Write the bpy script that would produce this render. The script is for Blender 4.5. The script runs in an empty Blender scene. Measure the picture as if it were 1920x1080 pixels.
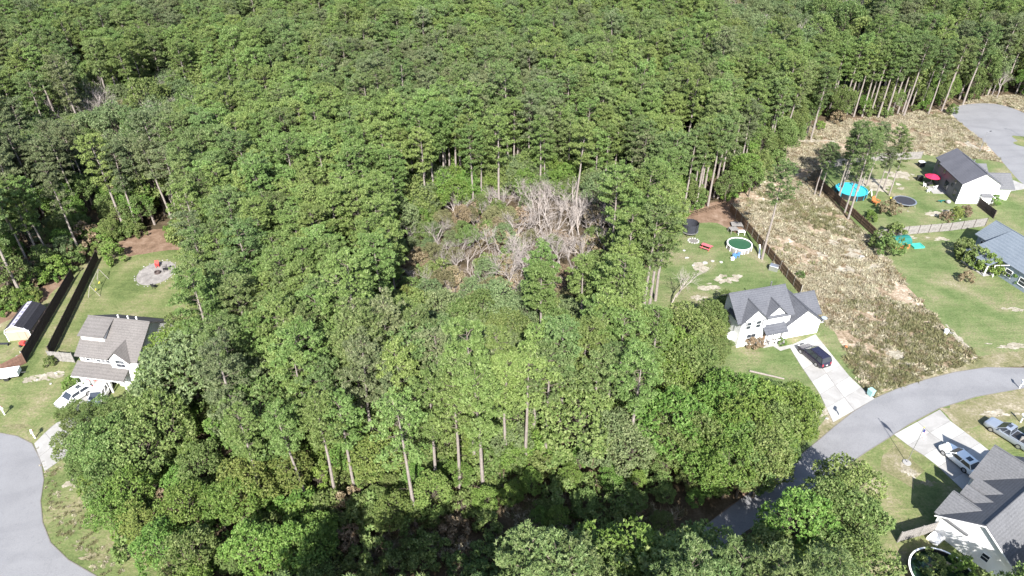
import bpy, bmesh, math, random
import numpy as np
from mathutils import Vector, Matrix
R = math.radians
random.seed(7); rng = np.random.default_rng(7)
scene = bpy.context.scene
col = scene.collection

# ------------------------------------------------------------------ camera, light, exposure
CAM_H, PITCH, FPX = 66.0, 35.0, 1280.0
cam = bpy.data.cameras.new('camera'); camo = bpy.data.objects.new('camera', cam); col.objects.link(camo)
camo.location = (0, 0, CAM_H); camo.rotation_euler = (R(90 - PITCH), 0, 0)
cam.sensor_width = 36; cam.lens = 36 * FPX / 1920; cam.clip_end = 3000; cam.clip_start = .5
scene.camera = camo
SUN_EL, SUN_AZ = 40.0, -88.4          # azimuth of the sun seen from the place, counted from +X
w = bpy.data.worlds.new('World'); scene.world = w; w.use_nodes = True
nt = w.node_tree; bg = nt.nodes['Background']
sky = nt.nodes.new('ShaderNodeTexSky'); sky.sky_type = 'NISHITA'; sky.sun_disc = False
sky.sun_elevation = R(SUN_EL); sky.sun_rotation = R(90 - SUN_AZ)
nt.links.new(sky.outputs[0], bg.inputs[0]); bg.inputs[1].default_value = 0.10
sl = bpy.data.lights.new('sun', 'SUN'); sl.energy = 4.9; sl.angle = R(.53); sl.color = (1, .965, .9)
so = bpy.data.objects.new('sun', sl); col.objects.link(so)
sd = Vector((math.cos(R(SUN_AZ)) * math.cos(R(SUN_EL)), math.sin(R(SUN_AZ)) * math.cos(R(SUN_EL)), math.sin(R(SUN_EL))))
so.rotation_euler = sd.to_track_quat('Z', 'Y').to_euler()
scene.view_settings.view_transform = 'Standard'; scene.view_settings.look = 'None'
scene.view_settings.exposure = 1.65; scene.view_settings.gamma = 1
scene.view_settings.use_curve_mapping = False
scene.render.engine = 'CYCLES'
scene.cycles.max_bounces = 5; scene.cycles.diffuse_bounces = 3; scene.cycles.glossy_bounces = 2
scene.cycles.transmission_bounces = 3; scene.cycles.transparent_max_bounces = 4

_p = R(PITCH)
def at(px, py, z=0.0):
    """the place that the photograph (1920 x 1080) shows at a pixel, on the level z"""
    u = (px - 960) / FPX; v = (540 - py) / FPX
    d = (u, math.cos(_p) + v * math.sin(_p), -math.sin(_p) + v * math.cos(_p))
    t = (z - CAM_H) / d[2]
    return Vector((d[0] * t, d[1] * t, z))
def to_px(x, y, z):
    z = z - CAM_H
    dep = y * math.cos(_p) - z * math.sin(_p); up = y * math.sin(_p) + z * math.cos(_p)
    return 960 + FPX * x / dep, 540 - FPX * up / dep

# ------------------------------------------------------------------ materials
def newmat(name):
    m = bpy.data.materials.new(name); m.use_nodes = True
    n = m.node_tree.nodes; b = n['Principled BSDF']
    return m, m.node_tree, n, b
def ramp(nt, fac, stops):
    r = nt.nodes.new('ShaderNodeValToRGB'); nt.links.new(fac, r.inputs[0])
    e = r.color_ramp.elements
    e[0].position, e[0].color = stops[0][0], (*stops[0][1], 1)
    e[1].position, e[1].color = stops[-1][0], (*stops[-1][1], 1)
    for p, c in stops[1:-1]:
        k = e.new(p); k.color = (*c, 1)
    return r.outputs[0]
def noise(nt, scale, detail=4, rough=.6, vec=None, dist=0):
    n = nt.nodes.new('ShaderNodeTexNoise'); n.inputs['Scale'].default_value = scale
    n.inputs['Detail'].default_value = detail; n.inputs['Roughness'].default_value = rough
    n.inputs['Distortion'].default_value = dist
    if vec is not None: nt.links.new(vec, n.inputs['Vector'])
    return n.outputs[0]
def coords(nt, kind='Object'):
    return nt.nodes.new('ShaderNodeTexCoord').outputs[kind]
def mix(nt, fac, a, b, mode='MIX'):
    m = nt.nodes.new('ShaderNodeMix'); m.data_type = 'RGBA'; m.blend_type = mode
    for sock, v in ((m.inputs[0], fac), (m.inputs[6], a), (m.inputs[7], b)):
        if isinstance(v, (int, float)): sock.default_value = v
        elif isinstance(v, tuple): sock.default_value = (*v, 1)
        else: nt.links.new(v, sock)
    return m.outputs[2]
def bump(nt, b, h, strength=.5, dist=.05):
    n = nt.nodes.new('ShaderNodeBump'); n.inputs['Strength'].default_value = strength; n.inputs['Distance'].default_value = dist
    nt.links.new(h, n.inputs['Height']); nt.links.new(n.outputs[0], b.inputs['Normal'])
def plain(name, c, rough=.6, metal=0, var=.12, scale=3.0, spec=.4):
    m, nt, n, b = newmat(name)
    f = noise(nt, scale, 5, .65, coords(nt))
    lo = tuple(max(0, x * (1 - var)) for x in c); hi = tuple(min(1, x * (1 + var)) for x in c)
    nt.links.new(ramp(nt, f, [(.3, lo), (.7, hi)]), b.inputs['Base Color'])
    b.inputs['Roughness'].default_value = rough; b.inputs['Metallic'].default_value = metal
    b.inputs['Specular IOR Level'].default_value = spec
    return m
def ground_mat(name, stops, scale, fine, bumps=.6, fine_amt=.5, dist=.08, streak=None):
    """colour patches of several sizes: stops over a broad noise, broken by a fine one"""
    m, nt, n, b = newmat(name); v = coords(nt)
    a = noise(nt, scale, 6, .62, v, .4)
    f = noise(nt, fine, 4, .7, v)
    mx = nt.nodes.new('ShaderNodeMath'); mx.operation = 'MULTIPLY_ADD'; nt.links.new(f, mx.inputs[0]); mx.inputs[1].default_value = fine_amt
    ad = nt.nodes.new('ShaderNodeMath'); ad.operation = 'ADD'; ad.inputs[1].default_value = -fine_amt * .5
    nt.links.new(a, ad.inputs[0]); nt.links.new(ad.outputs[0], mx.inputs[2])
    col_ = ramp(nt, mx.outputs[0], stops)
    mid_ = noise(nt, scale * 6, 5, .7, v)
    col_ = mix(nt, .5, col_, ramp(nt, mid_, [(.32, (.62, .62, .62)), (.5, (1, 1, 1)), (.68, (1.0, 1.0, 1.0))]), 'MULTIPLY')
    if streak is not None:
        mp = n.new('ShaderNodeMapping'); nt.links.new(v, mp.inputs[0]); mp.inputs['Rotation'].default_value = (0, 0, R(streak)); mp.inputs['Scale'].default_value = (.12, 1.0, 1)
        st_ = noise(nt, 1.6, 3, .6, mp.outputs[0])
        col_ = mix(nt, .55, col_, ramp(nt, st_, [(.38, (.72, .74, .70)), (.62, (1, 1, 1))]), 'MULTIPLY')
    nt.links.new(col_, b.inputs['Base Color'])
    b.inputs['Roughness'].default_value = .95; b.inputs['Specular IOR Level'].default_value = .1
    bump(nt, b, f, bumps, dist)
    return m
def leaf_mat(name, c0, c1, c2, trans=.25):
    m, nt, n, b = newmat(name)
    oi = n.new('ShaderNodeObjectInfo'); at_ = n.new('ShaderNodeAttribute'); at_.attribute_name = 'tint'
    base = ramp(nt, at_.outputs['Fac'], [(0, c0), (.5, c1), (1, c2)])
    hs = n.new('ShaderNodeHueSaturation')
    mr = n.new('ShaderNodeMapRange'); mr.inputs[3].default_value = .84; mr.inputs[4].default_value = 1.18
    nt.links.new(oi.outputs['Random'], mr.inputs[0]); nt.links.new(mr.outputs[0], hs.inputs['Value'])
    m2 = n.new('ShaderNodeMath'); m2.operation = 'MULTIPLY'; m2.inputs[1].default_value = 7.31
    m3 = n.new('ShaderNodeMath'); m3.operation = 'FRACT'; nt.links.new(oi.outputs['Random'], m2.inputs[0]); nt.links.new(m2.outputs[0], m3.inputs[0])
    mh = n.new('ShaderNodeMapRange'); mh.inputs[3].default_value = .490; mh.inputs[4].default_value = .524
    nt.links.new(m3.outputs[0], mh.inputs[0]); nt.links.new(mh.outputs[0], hs.inputs['Hue'])
    nt.links.new(base, hs.inputs['Color'])
    nt.links.new(hs.outputs[0], b.inputs['Base Color'])
    b.inputs['Roughness'].default_value = .6; b.inputs['Specular IOR Level'].default_value = .25
    tr = n.new('ShaderNodeBsdfTranslucent'); nt.links.new(hs.outputs[0], tr.inputs[0])
    mx = n.new('ShaderNodeMixShader'); mx.inputs[0].default_value = trans
    nt.links.new(b.outputs[0], mx.inputs[1]); nt.links.new(tr.outputs[0], mx.inputs[2])
    nt.links.new(mx.outputs[0], n['Material Output'].inputs[0])
    return m
M = {}
M['pine_bright'] = leaf_mat('needles_bright', (.060, .092, .022), (.130, .184, .048), (.212, .262, .096))
M['pine_mid'] = leaf_mat('needles_mid', (.050, .078, .024), (.112, .158, .050), (.190, .226, .096))
M['pine_dull'] = leaf_mat('needles_dull', (.054, .074, .032), (.118, .144, .062), (.198, .214, .116))
M['leaf_bright'] = leaf_mat('leaves_bright', (.058, .106, .018), (.124, .194, .038), (.200, .256, .076), .32)
M['leaf_mid'] = leaf_mat('leaves_mid', (.058, .090, .022), (.124, .170, .048), (.200, .232, .090), .3)
M['leaf_dull'] = leaf_mat('leaves_dull', (0.065, 0.0918, 0.0381), (0.1232, 0.1624, 0.0672), (0.1882, 0.2184, 0.1098), .28)
M['leaf_yellow'] = leaf_mat('leaves_yellow', (.070, .105, .022), (.140, .180, .044), (.200, .220, .070), .3)
M['leaf_brown'] = leaf_mat('leaves_brown', (.095, .065, .038), (.185, .140, .085), (.290, .235, .160), .2)
M['bark'] = plain('bark', (.09, .075, .062), .9, var=.35, scale=5, spec=.1)
M['bark_pale'] = plain('bark_pale', (.20, .175, .16), .9, var=.25, scale=4, spec=.1)
M['bark_dead'] = plain('bark_dead', (.27, .24, .225), .9, var=.3, scale=3, spec=.1)
M['gravel'] = ground_mat('pale_gravel', [(.3, (.14, .13, .125)), (.6, (.23, .215, .205)), (.8, (.32, .30, .285))], .9, 7, .6, .5, .04)
M['litter'] = ground_mat('forest_litter', [(.25, (.026, .022, .013)), (.5, (.066, .050, .031)), (.75, (.125, .098, .066))], .25, 3.5)
M['lawn'] = ground_mat('lawn', [(.30, (.072, .098, .034)), (.43, (.108, .134, .050)), (.53, (.145, .155, .070)), (.63, (.19, .17, .10)), (.76, (.30, .265, .20))], .13, 3.2, .9, .6, .12, 58)
M['lawn_green'] = ground_mat('lawn_green', [(.30, (.066, .098, .034)), (.43, (.098, .132, .050)), (.54, (.135, .152, .070)), (.64, (.18, .165, .098)), (.77, (.28, .25, .19))], .12, 3.4, .9, .6, .12, -20)
M['verge'] = ground_mat('dry_verge', [(.25, (.085, .092, .040)), (.45, (.14, .132, .070)), (.6, (.20, .175, .12)), (.76, (.34, .30, .24))], .35, 3.0, .9, .6, .12)
M['scrub'] = ground_mat('scrub_ground', [(.25, (.085, .068, .040)), (.40, (.155, .118, .078)), (.52, (.24, .185, .132)), (.62, (.33, .275, .215)), (.74, (.50, .45, .38))], .22, 2.2, .9, .7, .15)
M['sand'] = ground_mat('pale_sand', [(.25, (.15, .135, .095)), (.5, (.25, .225, .18)), (.8, (.40, .37, .32))], .8, 4, .5, .8, .06)
M['redlitter'] = ground_mat('rusty_needle_litter', [(.25, (.085, .056, .038)), (.5, (.150, .100, .070)), (.8, (.24, .175, .135))], .6, 4, .6, .5, .06)
def asphalt():
    m, nt, n, b = newmat('asphalt'); v = coords(nt)
    mp = n.new('ShaderNodeMapping'); nt.links.new(v, mp.inputs[0])
    a = noise(nt, .18, 5, .6, v, .3); f = noise(nt, 9, 3, .7, v)
    c = ramp(nt, a, [(.3, (.140, .140, .149)), (.7, (.190, .190, .200))])
    c = mix(nt, .35, c, ramp(nt, f, [(.3, (.10, .10, .105)), (.7, (.22, .22, .225))]))
    wv = n.new('ShaderNodeTexNoise'); wv.inputs['Scale'].default_value = .45; wv.inputs['Detail'].default_value = 8; wv.inputs['Distortion'].default_value = 2.2
    nt.links.new(v, wv.inputs[0])
    ck = ramp(nt, wv.outputs[0], [(.492, (1, 1, 1)), (.498, (.84, .84, .84)), (.502, (.84, .84, .84)), (.508, (1, 1, 1))])
    wv2 = n.new('ShaderNodeTexWave'); wv2.wave_type = 'RINGS'; wv2.inputs['Scale'].default_value = .07; wv2.inputs['Distortion'].default_value = 14; wv2.inputs['Detail'].default_value = 4; wv2.inputs['Detail Scale'].default_value = .5
    nt.links.new(v, wv2.inputs[0])
    c = mix(nt, .22, c, ramp(nt, wv2.outputs[1], [(.1, (.72, .72, .74)), (.35, (1, 1, 1))]), 'MULTIPLY')
    nt.links.new(mix(nt, 1.0, c, ck, 'MULTIPLY'), b.inputs['Base Color'])
    b.inputs['Roughness'].default_value = .85; b.inputs['Specular IOR Level'].default_value = .2
    bump(nt, b, f, .3, .01); return m
M['asphalt'] = asphalt()
def concrete(name, lo, hi):
    m, nt, n, b = newmat(name); v = coords(nt)
    a = noise(nt, .5, 6, .65, v, .6); f = noise(nt, 6, 4, .7, v)
    c = ramp(nt, a, [(.28, lo), (.66, hi)])
    c = mix(nt, .25, c, ramp(nt, f, [(.3, lo), (.7, hi)]))
    nt.links.new(c, b.inputs['Base Color']); b.inputs['Roughness'].default_value = .85; b.inputs['Specular IOR Level'].default_value = .2
    bump(nt, b, f, .2, .01); return m
M['concrete'] = concrete('concrete', (.19, .183, .175), (.29, .283, .275))
M['concrete_pale'] = concrete('pale_concrete', (.235, .230, .222), (.34, .335, .325))
def shingles(name, lo, hi, sc=1.0):
    m, nt, n, b = newmat(name); v = coords(nt)
    f = noise(nt, 5.5 * sc, 3, .8, v); a = noise(nt, .5, 4, .6, v)
    c = ramp(nt, f, [(.33, lo), (.66, hi)])
    c = mix(nt, .3, c, ramp(nt, a, [(.3, lo), (.7, hi)]))
    wv = n.new('ShaderNodeTexWave'); wv.bands_direction = 'Z'; wv.inputs['Scale'].default_value = 1.5; wv.inputs['Distortion'].default_value = .3
    nt.links.new(v, wv.inputs[0])
    c = mix(nt, .22, c, mix(nt, wv.outputs[1], lo, hi))
    nt.links.new(c, b.inputs['Base Color']); b.inputs['Roughness'].default_value = .9; b.inputs['Specular IOR Level'].default_value = .2
    bump(nt, b, f, .5, .03); return m
M['shingle_slate'] = shingles('slate_shingles', (0.041, 0.044, 0.054), (0.102, 0.105, 0.118))
M['shingle_brown'] = shingles('brown_shingles', (0.07, 0.065, 0.063), (0.145, 0.134, 0.13))
M['shingle_grey'] = shingles('grey_shingles', (0.061, 0.063, 0.068), (0.127, 0.128, 0.138))
M['shingle_blue'] = shingles('blue_shingles', (0.072, 0.09, 0.111), (0.15, 0.171, 0.198))
M['shingle_dark'] = shingles('dark_shingles', (0.042, 0.044, 0.054), (0.12, 0.12, 0.138))
M['shingle_black'] = shingles('black_shingles', (.012, .012, .016), (.035, .035, .042))
def siding(name, c):
    m, nt, n, b = newmat(name); v = coords(nt)
    wv = n.new('ShaderNodeTexWave'); wv.bands_direction = 'Z'; wv.wave_profile = 'SAW'; wv.inputs['Scale'].default_value = 2.1
    nt.links.new(v, wv.inputs[0]); bump(nt, b, wv.outputs[1], .5, .02)
    a = noise(nt, .9, 5, .6, v)
    nt.links.new(ramp(nt, a, [(.3, tuple(x * .93 for x in c)), (.7, c)]), b.inputs['Base Color'])
    b.inputs['Roughness'].default_value = .55; return m
M['siding_white'] = siding('white_siding', (.80, .80, .79))
M['siding_shaded'] = siding('shaded_siding', (.15, .145, .165))  # side walls in shade, the shade put into the siding colour
M['siding_tan'] = siding('tan_siding', (.30, .25, .195))
M['siding_blue'] = siding('blue_grey_siding', (.26, .30, .35))
M['white'] = plain('white_trim', (.80, .80, .79), .5, var=.04)
M['glass'] = plain('window_glass', (.03, .035, .045), .08, var=.2, spec=.8)
M['dark'] = plain('dark_plastic', (.02, .02, .022), .5)
M['shutter'] = plain('grey_shutter', (.18, .18, .19), .6)
M['wood_red'] = plain('stained_fence_wood', (.15, .085, .062), .85, var=.4, scale=2.2)
M['wood_brown'] = plain('brown_fence_wood', (.12, .078, .05), .85, var=.4, scale=2.2)
M['wood_grey'] = plain('weathered_fence_wood', (.17, .16, .152), .9, var=.35, scale=2.0)
M['wood_dark_shaded'] = plain('dark_and_shaded_wood', (.05, .036, .034), .9, var=.5, scale=2.0)  # dark wood, also fence faces with their shade put into the colour
M['wood_pale'] = plain('pale_wood', (.26, .24, .21), .85, var=.2)
M['tire'] = plain('tyre_rubber', (.015, .015, .015), .85)
M['metal'] = plain('grey_metal', (.45, .45, .46), .35, .8)
M['red'] = plain('red_paint', (.48, .045, .04), .5)
M['pink'] = plain('pink_red_paint', (.36, .10, .12), .6)
M['magenta'] = plain('magenta_canvas', (.42, .015, .06), .7)
M['teal'] = plain('teal_paint', (.012, .115, .10), .5)
M['mint'] = plain('mint_plastic', (.04, .30, .23), .5)
M['orange'] = plain('orange_wood', (.34, .115, .035), .7, var=.35, scale=4)
M['blue_plastic'] = plain('blue_plastic', (.08, .20, .48), .5)
M['turquoise'] = plain('turquoise_liner', (.03, .27, .36), .5)
M['net'] = plain('black_net', (.02, .022, .03), .9)
M['yellow'] = plain('yellow_plastic', (.6, .5, .05), .5)
def water(name, c, rough=.08):
    m, nt, n, b = newmat(name); v = coords(nt)
    f = noise(nt, 2.2, 3, .5, v, .5)
    nt.links.new(ramp(nt, f, [(.3, tuple(x * .8 for x in c)), (.7, c)]), b.inputs['Base Color'])
    b.inputs['Roughness'].default_value = rough; bump(nt, b, f, .15, .03); return m
M['water_blue'] = water('blue_pool_water', (.03, .42, .54))
M['water_green'] = water('green_pool_cover', (.022, .075, .035), .5)
def paint(name, c, metal=.0, rough=.25):
    m, nt, n, b = newmat(name)
    b.inputs['Base Color'].default_value = (*c, 1); b.inputs['Roughness'].default_value = rough
    b.inputs['Metallic'].default_value = metal; b.inputs['Coat Weight'].default_value = .6; b.inputs['Coat Roughness'].default_value = .08
    f = noise(nt, 3, 4, .6, coords(nt)); rr = n.new('ShaderNodeMapRange'); rr.inputs[3].default_value = rough * .8; rr.inputs[4].default_value = rough * 1.5
    nt.links.new(f, rr.inputs[0]); nt.links.new(rr.outputs[0], b.inputs['Roughness']); return m
M['paint_black'] = paint('black_purple_car_paint', (.012, .009, .022))
M['paint_white'] = paint('white_car_paint', (.78, .78, .77))
M['paint_silver'] = paint('silver_blue_car_paint', (.30, .33, .38), .5, .35)
M['lamp_red'] = paint('red_tail_light', (.5, .02, .03)); M['lamp_clear'] = paint('clear_headlight', (.6, .62, .65))

# ------------------------------------------------------------------ mesh helpers
def tag(o, label=None, cat=None, group=None, kind=None):
    if label: o['label'] = label
    if cat: o['category'] = cat
    if group: o['group'] = group
    if kind: o['kind'] = kind
    return o
def empty(name, loc, yaw=0, label=None, cat=None, group=None):
    o = bpy.data.objects.new(name, None); col.objects.link(o); o.empty_display_size = .5
    o.location = loc; o.rotation_euler = (0, 0, R(yaw)); return tag(o, label, cat, group)
class MB:
    def __init__(s): s.v = []; s.f = []; s.mi = []; s.cur = 0
    def add(s, vs, fs):
        b = len(s.v); s.v += [tuple(q) for q in vs]; s.f += [tuple(i + b for i in f) for f in fs]; s.mi += [s.cur] * len(fs); return s
    def box(s, a, b, top=None):
        """box from corner a to corner b; top scales the upper face about its centre"""
        x0, y0, z0 = a; x1, y1, z1 = b; t = top or (1, 1); cx, cy = (x0 + x1) / 2, (y0 + y1) / 2
        X0, X1 = cx + (x0 - cx) * t[0], cx + (x1 - cx) * t[0]; Y0, Y1 = cy + (y0 - cy) * t[1], cy + (y1 - cy) * t[1]
        return s.add([(x0, y0, z0), (x1, y0, z0), (x1, y1, z0), (x0, y1, z0), (X0, Y0, z1), (X1, Y0, z1), (X1, Y1, z1), (X0, Y1, z1)],
                     [(3, 2, 1, 0), (4, 5, 6, 7), (0, 1, 5, 4), (1, 2, 6, 5), (2, 3, 7, 6), (3, 0, 4, 7)])
    def slab(s, pts, t, d=(0, 0, -1)):
        """a flat polygon given thickness t along d"""
        n = len(pts); q = [tuple(Vector(p) + Vector(d) * t) for p in pts]
        return s.add(list(pts) + q, [tuple(range(n)), tuple(range(2 * n - 1, n - 1, -1))] + [(i, i + n, (i + 1) % n + n, (i + 1) % n) for i in range(n)])
    def tube(s, p, q, r0, r1=None, n=6, cap=True):
        p, q = Vector(p), Vector(q); r1 = r0 if r1 is None else r1; d = (q - p)
        if d.length < 1e-6: return s
        d.normalize(); a = d.orthogonal().normalized(); b = d.cross(a)
        vs = [p + (a * math.cos(2 * math.pi * i / n) + b * math.sin(2 * math.pi * i / n)) * r0 for i in range(n)] + \
             [q + (a * math.cos(2 * math.pi * i / n) + b * math.sin(2 * math.pi * i / n)) * r1 for i in range(n)]
        fs = [(i, (i + 1) % n, (i + 1) % n + n, i + n) for i in range(n)]
        if cap: fs += [tuple(range(n - 1, -1, -1)), tuple(range(n, 2 * n))]
        return s.add(vs, fs)
    def ring(s, c, r, z0, z1, r2=None, n=32, th=.06, ax=1.0):
        """an upright circular wall with thickness"""
        cx, cy = c; vs = []; fs = []
        for i in range(n):
            a = 2 * math.pi * i / n; ca, sa = math.cos(a), math.sin(a) * ax
            vs += [(cx + ca * r, cy + sa * r, z0), (cx + ca * r, cy + sa * r, z1), (cx + ca * (r - th), cy + sa * (r - th), z1), (cx + ca * (r - th), cy + sa * (r - th), z0)]
        for i in range(n):
            j = (i + 1) % n
            for k in range(4): fs.append((4 * i + k, 4 * j + k, 4 * j + (k + 1) % 4, 4 * i + (k + 1) % 4))
        return s.add(vs, fs)
    def disc(s, c, r, z0, z1, n=32, ax=1.0, r1=None):
        cx, cy = c; r1 = r if r1 is None else r1
        vs = [(cx + math.cos(2 * math.pi * i / n) * r, cy + math.sin(2 * math.pi * i / n) * r * ax, z0) for i in range(n)] + \
             [(cx + math.cos(2 * math.pi * i / n) * r1, cy + math.sin(2 * math.pi * i / n) * r1 * ax, z1) for i in range(n)]
        return s.add(vs, [tuple(range(n - 1, -1, -1)), tuple(range(n, 2 * n))] + [(i, (i + 1) % n, (i + 1) % n + n, i + n) for i in range(n)])
    def blob(s, c, r, seed=0, nz=.25, seg=10):
        rr = random.Random(seed); vs = []; fs = []
        for i in range(seg // 2 + 1):
            t = math.pi * i / (seg // 2)
            for j in range(seg):
                a = 2 * math.pi * j / seg; k = 1 + (rr.random() - .5) * nz
                vs.append((c[0] + r[0] * math.sin(t) * math.cos(a) * k, c[1] + r[1] * math.sin(t) * math.sin(a) * k, c[2] + r[2] * math.cos(t) * k))
        for i in range(seg // 2):
            for j in range(seg): fs.append((i * seg + j, (i + 1) * seg + j, (i + 1) * seg + (j + 1) % seg, i * seg + (j + 1) % seg))
        return s.add(vs, fs)
    def mesh(s, name, mats):
        me = bpy.data.meshes.new(name); me.from_pydata(s.v, [], s.f)
        for m in mats: me.materials.append(m)
        if len(mats) > 1: me.polygons.foreach_set('material_index', s.mi)
        me.update(); return me
    def build(s, name, mat, parent=None, loc=None, yaw=0, bevel=0, smooth=False):
        me = s.mesh(name, mat if isinstance(mat, (list, tuple)) else [mat])
        bm = bmesh.new(); bm.from_mesh(me)
        bmesh.ops.recalc_face_normals(bm, faces=bm.faces)
        if bevel: bmesh.ops.bevel(bm, geom=bm.edges[:], offset=bevel, segments=2, affect='EDGES', profile=.6)
        bm.to_mesh(me); bm.free()
        if smooth:
            for p in me.polygons: p.use_smooth = True
        return link(name, me, parent, loc, yaw)
def link(name, me, parent=None, loc=None, yaw=0):
    o = bpy.data.objects.new(name, me); col.objects.link(o)
    if parent is not None: o.parent = parent
    if loc is not None: o.location = loc
    if yaw: o.rotation_euler = (0, 0, R(yaw))
    return o
def bx(name, a, b, mat, parent=None, bevel=0, label=None):
    o = MB().box(a, b).build(name, mat, parent, bevel=bevel)
    if label: o['label'] = label
    return o

# ------------------------------------------------------------------ ground sheets
def sheet(name, pts, z, mat, sub=0, wob=0.0, label=None, kind='structure', smooth_n=0):
    """a ground sheet from outline points (x, y); its rim wobbles by wob metres"""
    P = [Vector((p[0], p[1])) for p in pts]
    if smooth_n:
        for _ in range(smooth_n):
            Q = []
            for i in range(len(P)):
                a, b = P[i], P[(i + 1) % len(P)]; Q += [a * .75 + b * .25, a * .25 + b * .75]
            P = Q
    if wob:
        Q = []
        for i in range(len(P)):
            a, b = P[i], P[(i + 1) % len(P)]; n = max(1, int((b - a).length / 1.2))
            for k in range(n):
                c = a.lerp(b, k / n)
                dx = math.sin(c.x * 1.7 + c.y * .9) + .7 * math.sin(c.x * .6 - c.y * 2.1) + .5 * math.sin(c.x * 3.9 + 1) * math.sin(c.y * 4.3)
                dy = math.sin(c.y * 1.9 - c.x * .7 + 2) + .7 * math.sin(c.y * .5 + c.x * 2.3)
                Q.append(c + Vector((dx, dy)) * wob)
        P = Q
    bm = bmesh.new(); vs = [bm.verts.new((p.x, p.y, z)) for p in P]; f = bm.faces.new(vs)
    if f.normal.z < 0 or f.calc_area() == 0: f.normal_flip()
    bmesh.ops.triangulate(bm, faces=[f]); 
    for f in bm.faces:
        f.normal_update()
        if f.normal.z < 0: f.normal_flip()
    me = bpy.data.meshes.new(name); bm.to_mesh(me); bm.free(); me.materials.append(mat)
    o = link(name, me); tag(o, label, None, None, kind); return o
def G(*pts): return [at(*p)[:2] for p in pts]
def inpoly(x, y, P):
    c = False; n = len(P); j = n - 1
    for i in range(n):
        if (P[i][1] > y) != (P[j][1] > y) and x < (P[j][0] - P[i][0]) * (y - P[i][1]) / (P[j][1] - P[i][1]) + P[i][0]: c = not c
        j = i
    return c
M['leaf_tan'] = leaf_mat('dry_grass', (.17, .145, .095), (.30, .262, .185), (.46, .42, .325), .2)
M['leaf_olive'] = leaf_mat('olive_weeds', (.080, .082, .036), (.145, .138, .066), (.225, .205, .115), .25)
M['leaf_grass'] = leaf_mat('lawn_blades', (.07, .10, .03), (.115, .15, .05), (.18, .20, .09), .3)
M['dark_joint'] = plain('joint_dirt', (.13, .12, .11), .9)
# ------------------------------------------------------------------ the ground and what is paved
gm = bpy.data.meshes.new('ground'); gm.from_pydata([(-1500, -600, 0), (1500, -600, 0), (1500, 2200, 0), (-1500, 2200, 0)], [], [(0, 1, 2, 3)])
gm.materials.append(M['litter']); tag(link('ground', gm), 'brown leaf and needle litter under the forest', None, None, 'structure')

LAWN_L = G((-260, 640), (0, 602), (60, 560), (130, 513), (185, 478), (240, 440), (300, 438), (352, 452), (380, 520), (380, 640), (300, 720), (230, 800), (170, 860), (190, 960), (250, 1010), (330, 1100), (200, 1180), (-400, 1180))
sheet('lawn_ground', LAWN_L, .004, M['lawn'], wob=.25)
STREET_L = G((-420, 800), (-120, 815), (0, 812), (32, 818), (60, 832), (76, 862), (82, 900), (76, 940), (80, 980), (95, 1018), (128, 1050), (180, 1080), (330, 1180), (-600, 1180))
sheet('road', STREET_L, .012, M['asphalt'])
sheet('verge_ground', G((60, 832), (100, 800), (150, 880), (150, 930), (190, 980), (240, 1040), (330, 1120), (330, 1180), (180, 1080), (128, 1050), (95, 1018), (80, 980), (76, 940), (82, 900)), .008, M['lawn'], wob=.15)
sheet('litter_ground', G((215, 462), (250, 432), (330, 430), (345, 470), (300, 470), (240, 480)), .008, M['redlitter'], wob=.3)
sheet('litter_ground', G((-40, 600), (60, 548), (135, 505), (120, 530), (50, 590), (-40, 620)), .008, M['redlitter'], wob=.3)

# right: lots, lawns
SCRUB = G((1480, 246), (1560, 228), (1700, 214), (1790, 200), (1850, 180), (2000, 178), (2150, 240), (2000, 330), (1760, 292), (1550, 300), (1505, 340), (1640, 450), (1680, 505), (1730, 560), (1790, 620), (1850, 672), (1740, 702), (1640, 748), (1600, 700), (1545, 610), (1500, 545), (1455, 495), (1405, 430), (1372, 392), (1380, 372), (1420, 320))
sheet('field_ground', SCRUB, .004, M['scrub'], wob=.3)
LAWN_R = G((1534, 345), (1552, 296), (1720, 288), (1860, 300), (1960, 330), (2200, 380), (2200, 640), (1910, 664), (1842, 674), (1786, 630), (1728, 568), (1680, 510), (1634, 449))
sheet('lawn_ground', LAWN_R, .010, M['lawn_green'], wob=.12)
sheet('lawn_ground', G((1290, 402), (1370, 392), (1405, 430), (1455, 495), (1500, 545), (1545, 600), (1590, 660), (1640, 740), (1560, 800), (1520, 860), (1430, 920), (1360, 720), (1240, 640), (1200, 560), (1240, 450)), .006, M['lawn_green'], wob=.2)
sheet('lawn_ground', G((1560, 905), (1610, 850), (1690, 795), (1760, 755), (1860, 728), (1990, 705), (2200, 690), (2300, 1300), (1600, 1300), (1500, 1100), (1560, 950)), .006, M['lawn'], wob=.2)
sheet('litter_ground', G((1285, 402), (1300, 385), (1380, 372), (1392, 395), (1372, 400), (1400, 432), (1380, 436), (1345, 418), (1290, 418)), .011, M['redlitter'], wob=.15)
sheet('litter_ground', G((1300, 1010), (1380, 935), (1460, 885), (1530, 836), (1545, 842), (1500, 876), (1440, 922), (1340, 1000), (1290, 1050)), .010, M['redlitter'], wob=.2)
sheet('litter_ground', G((1500, 240), (1600, 222), (1760, 208), (1800, 205), (1760, 216), (1650, 236), (1560, 250)), .009, M['redlitter'], wob=.25)
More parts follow.
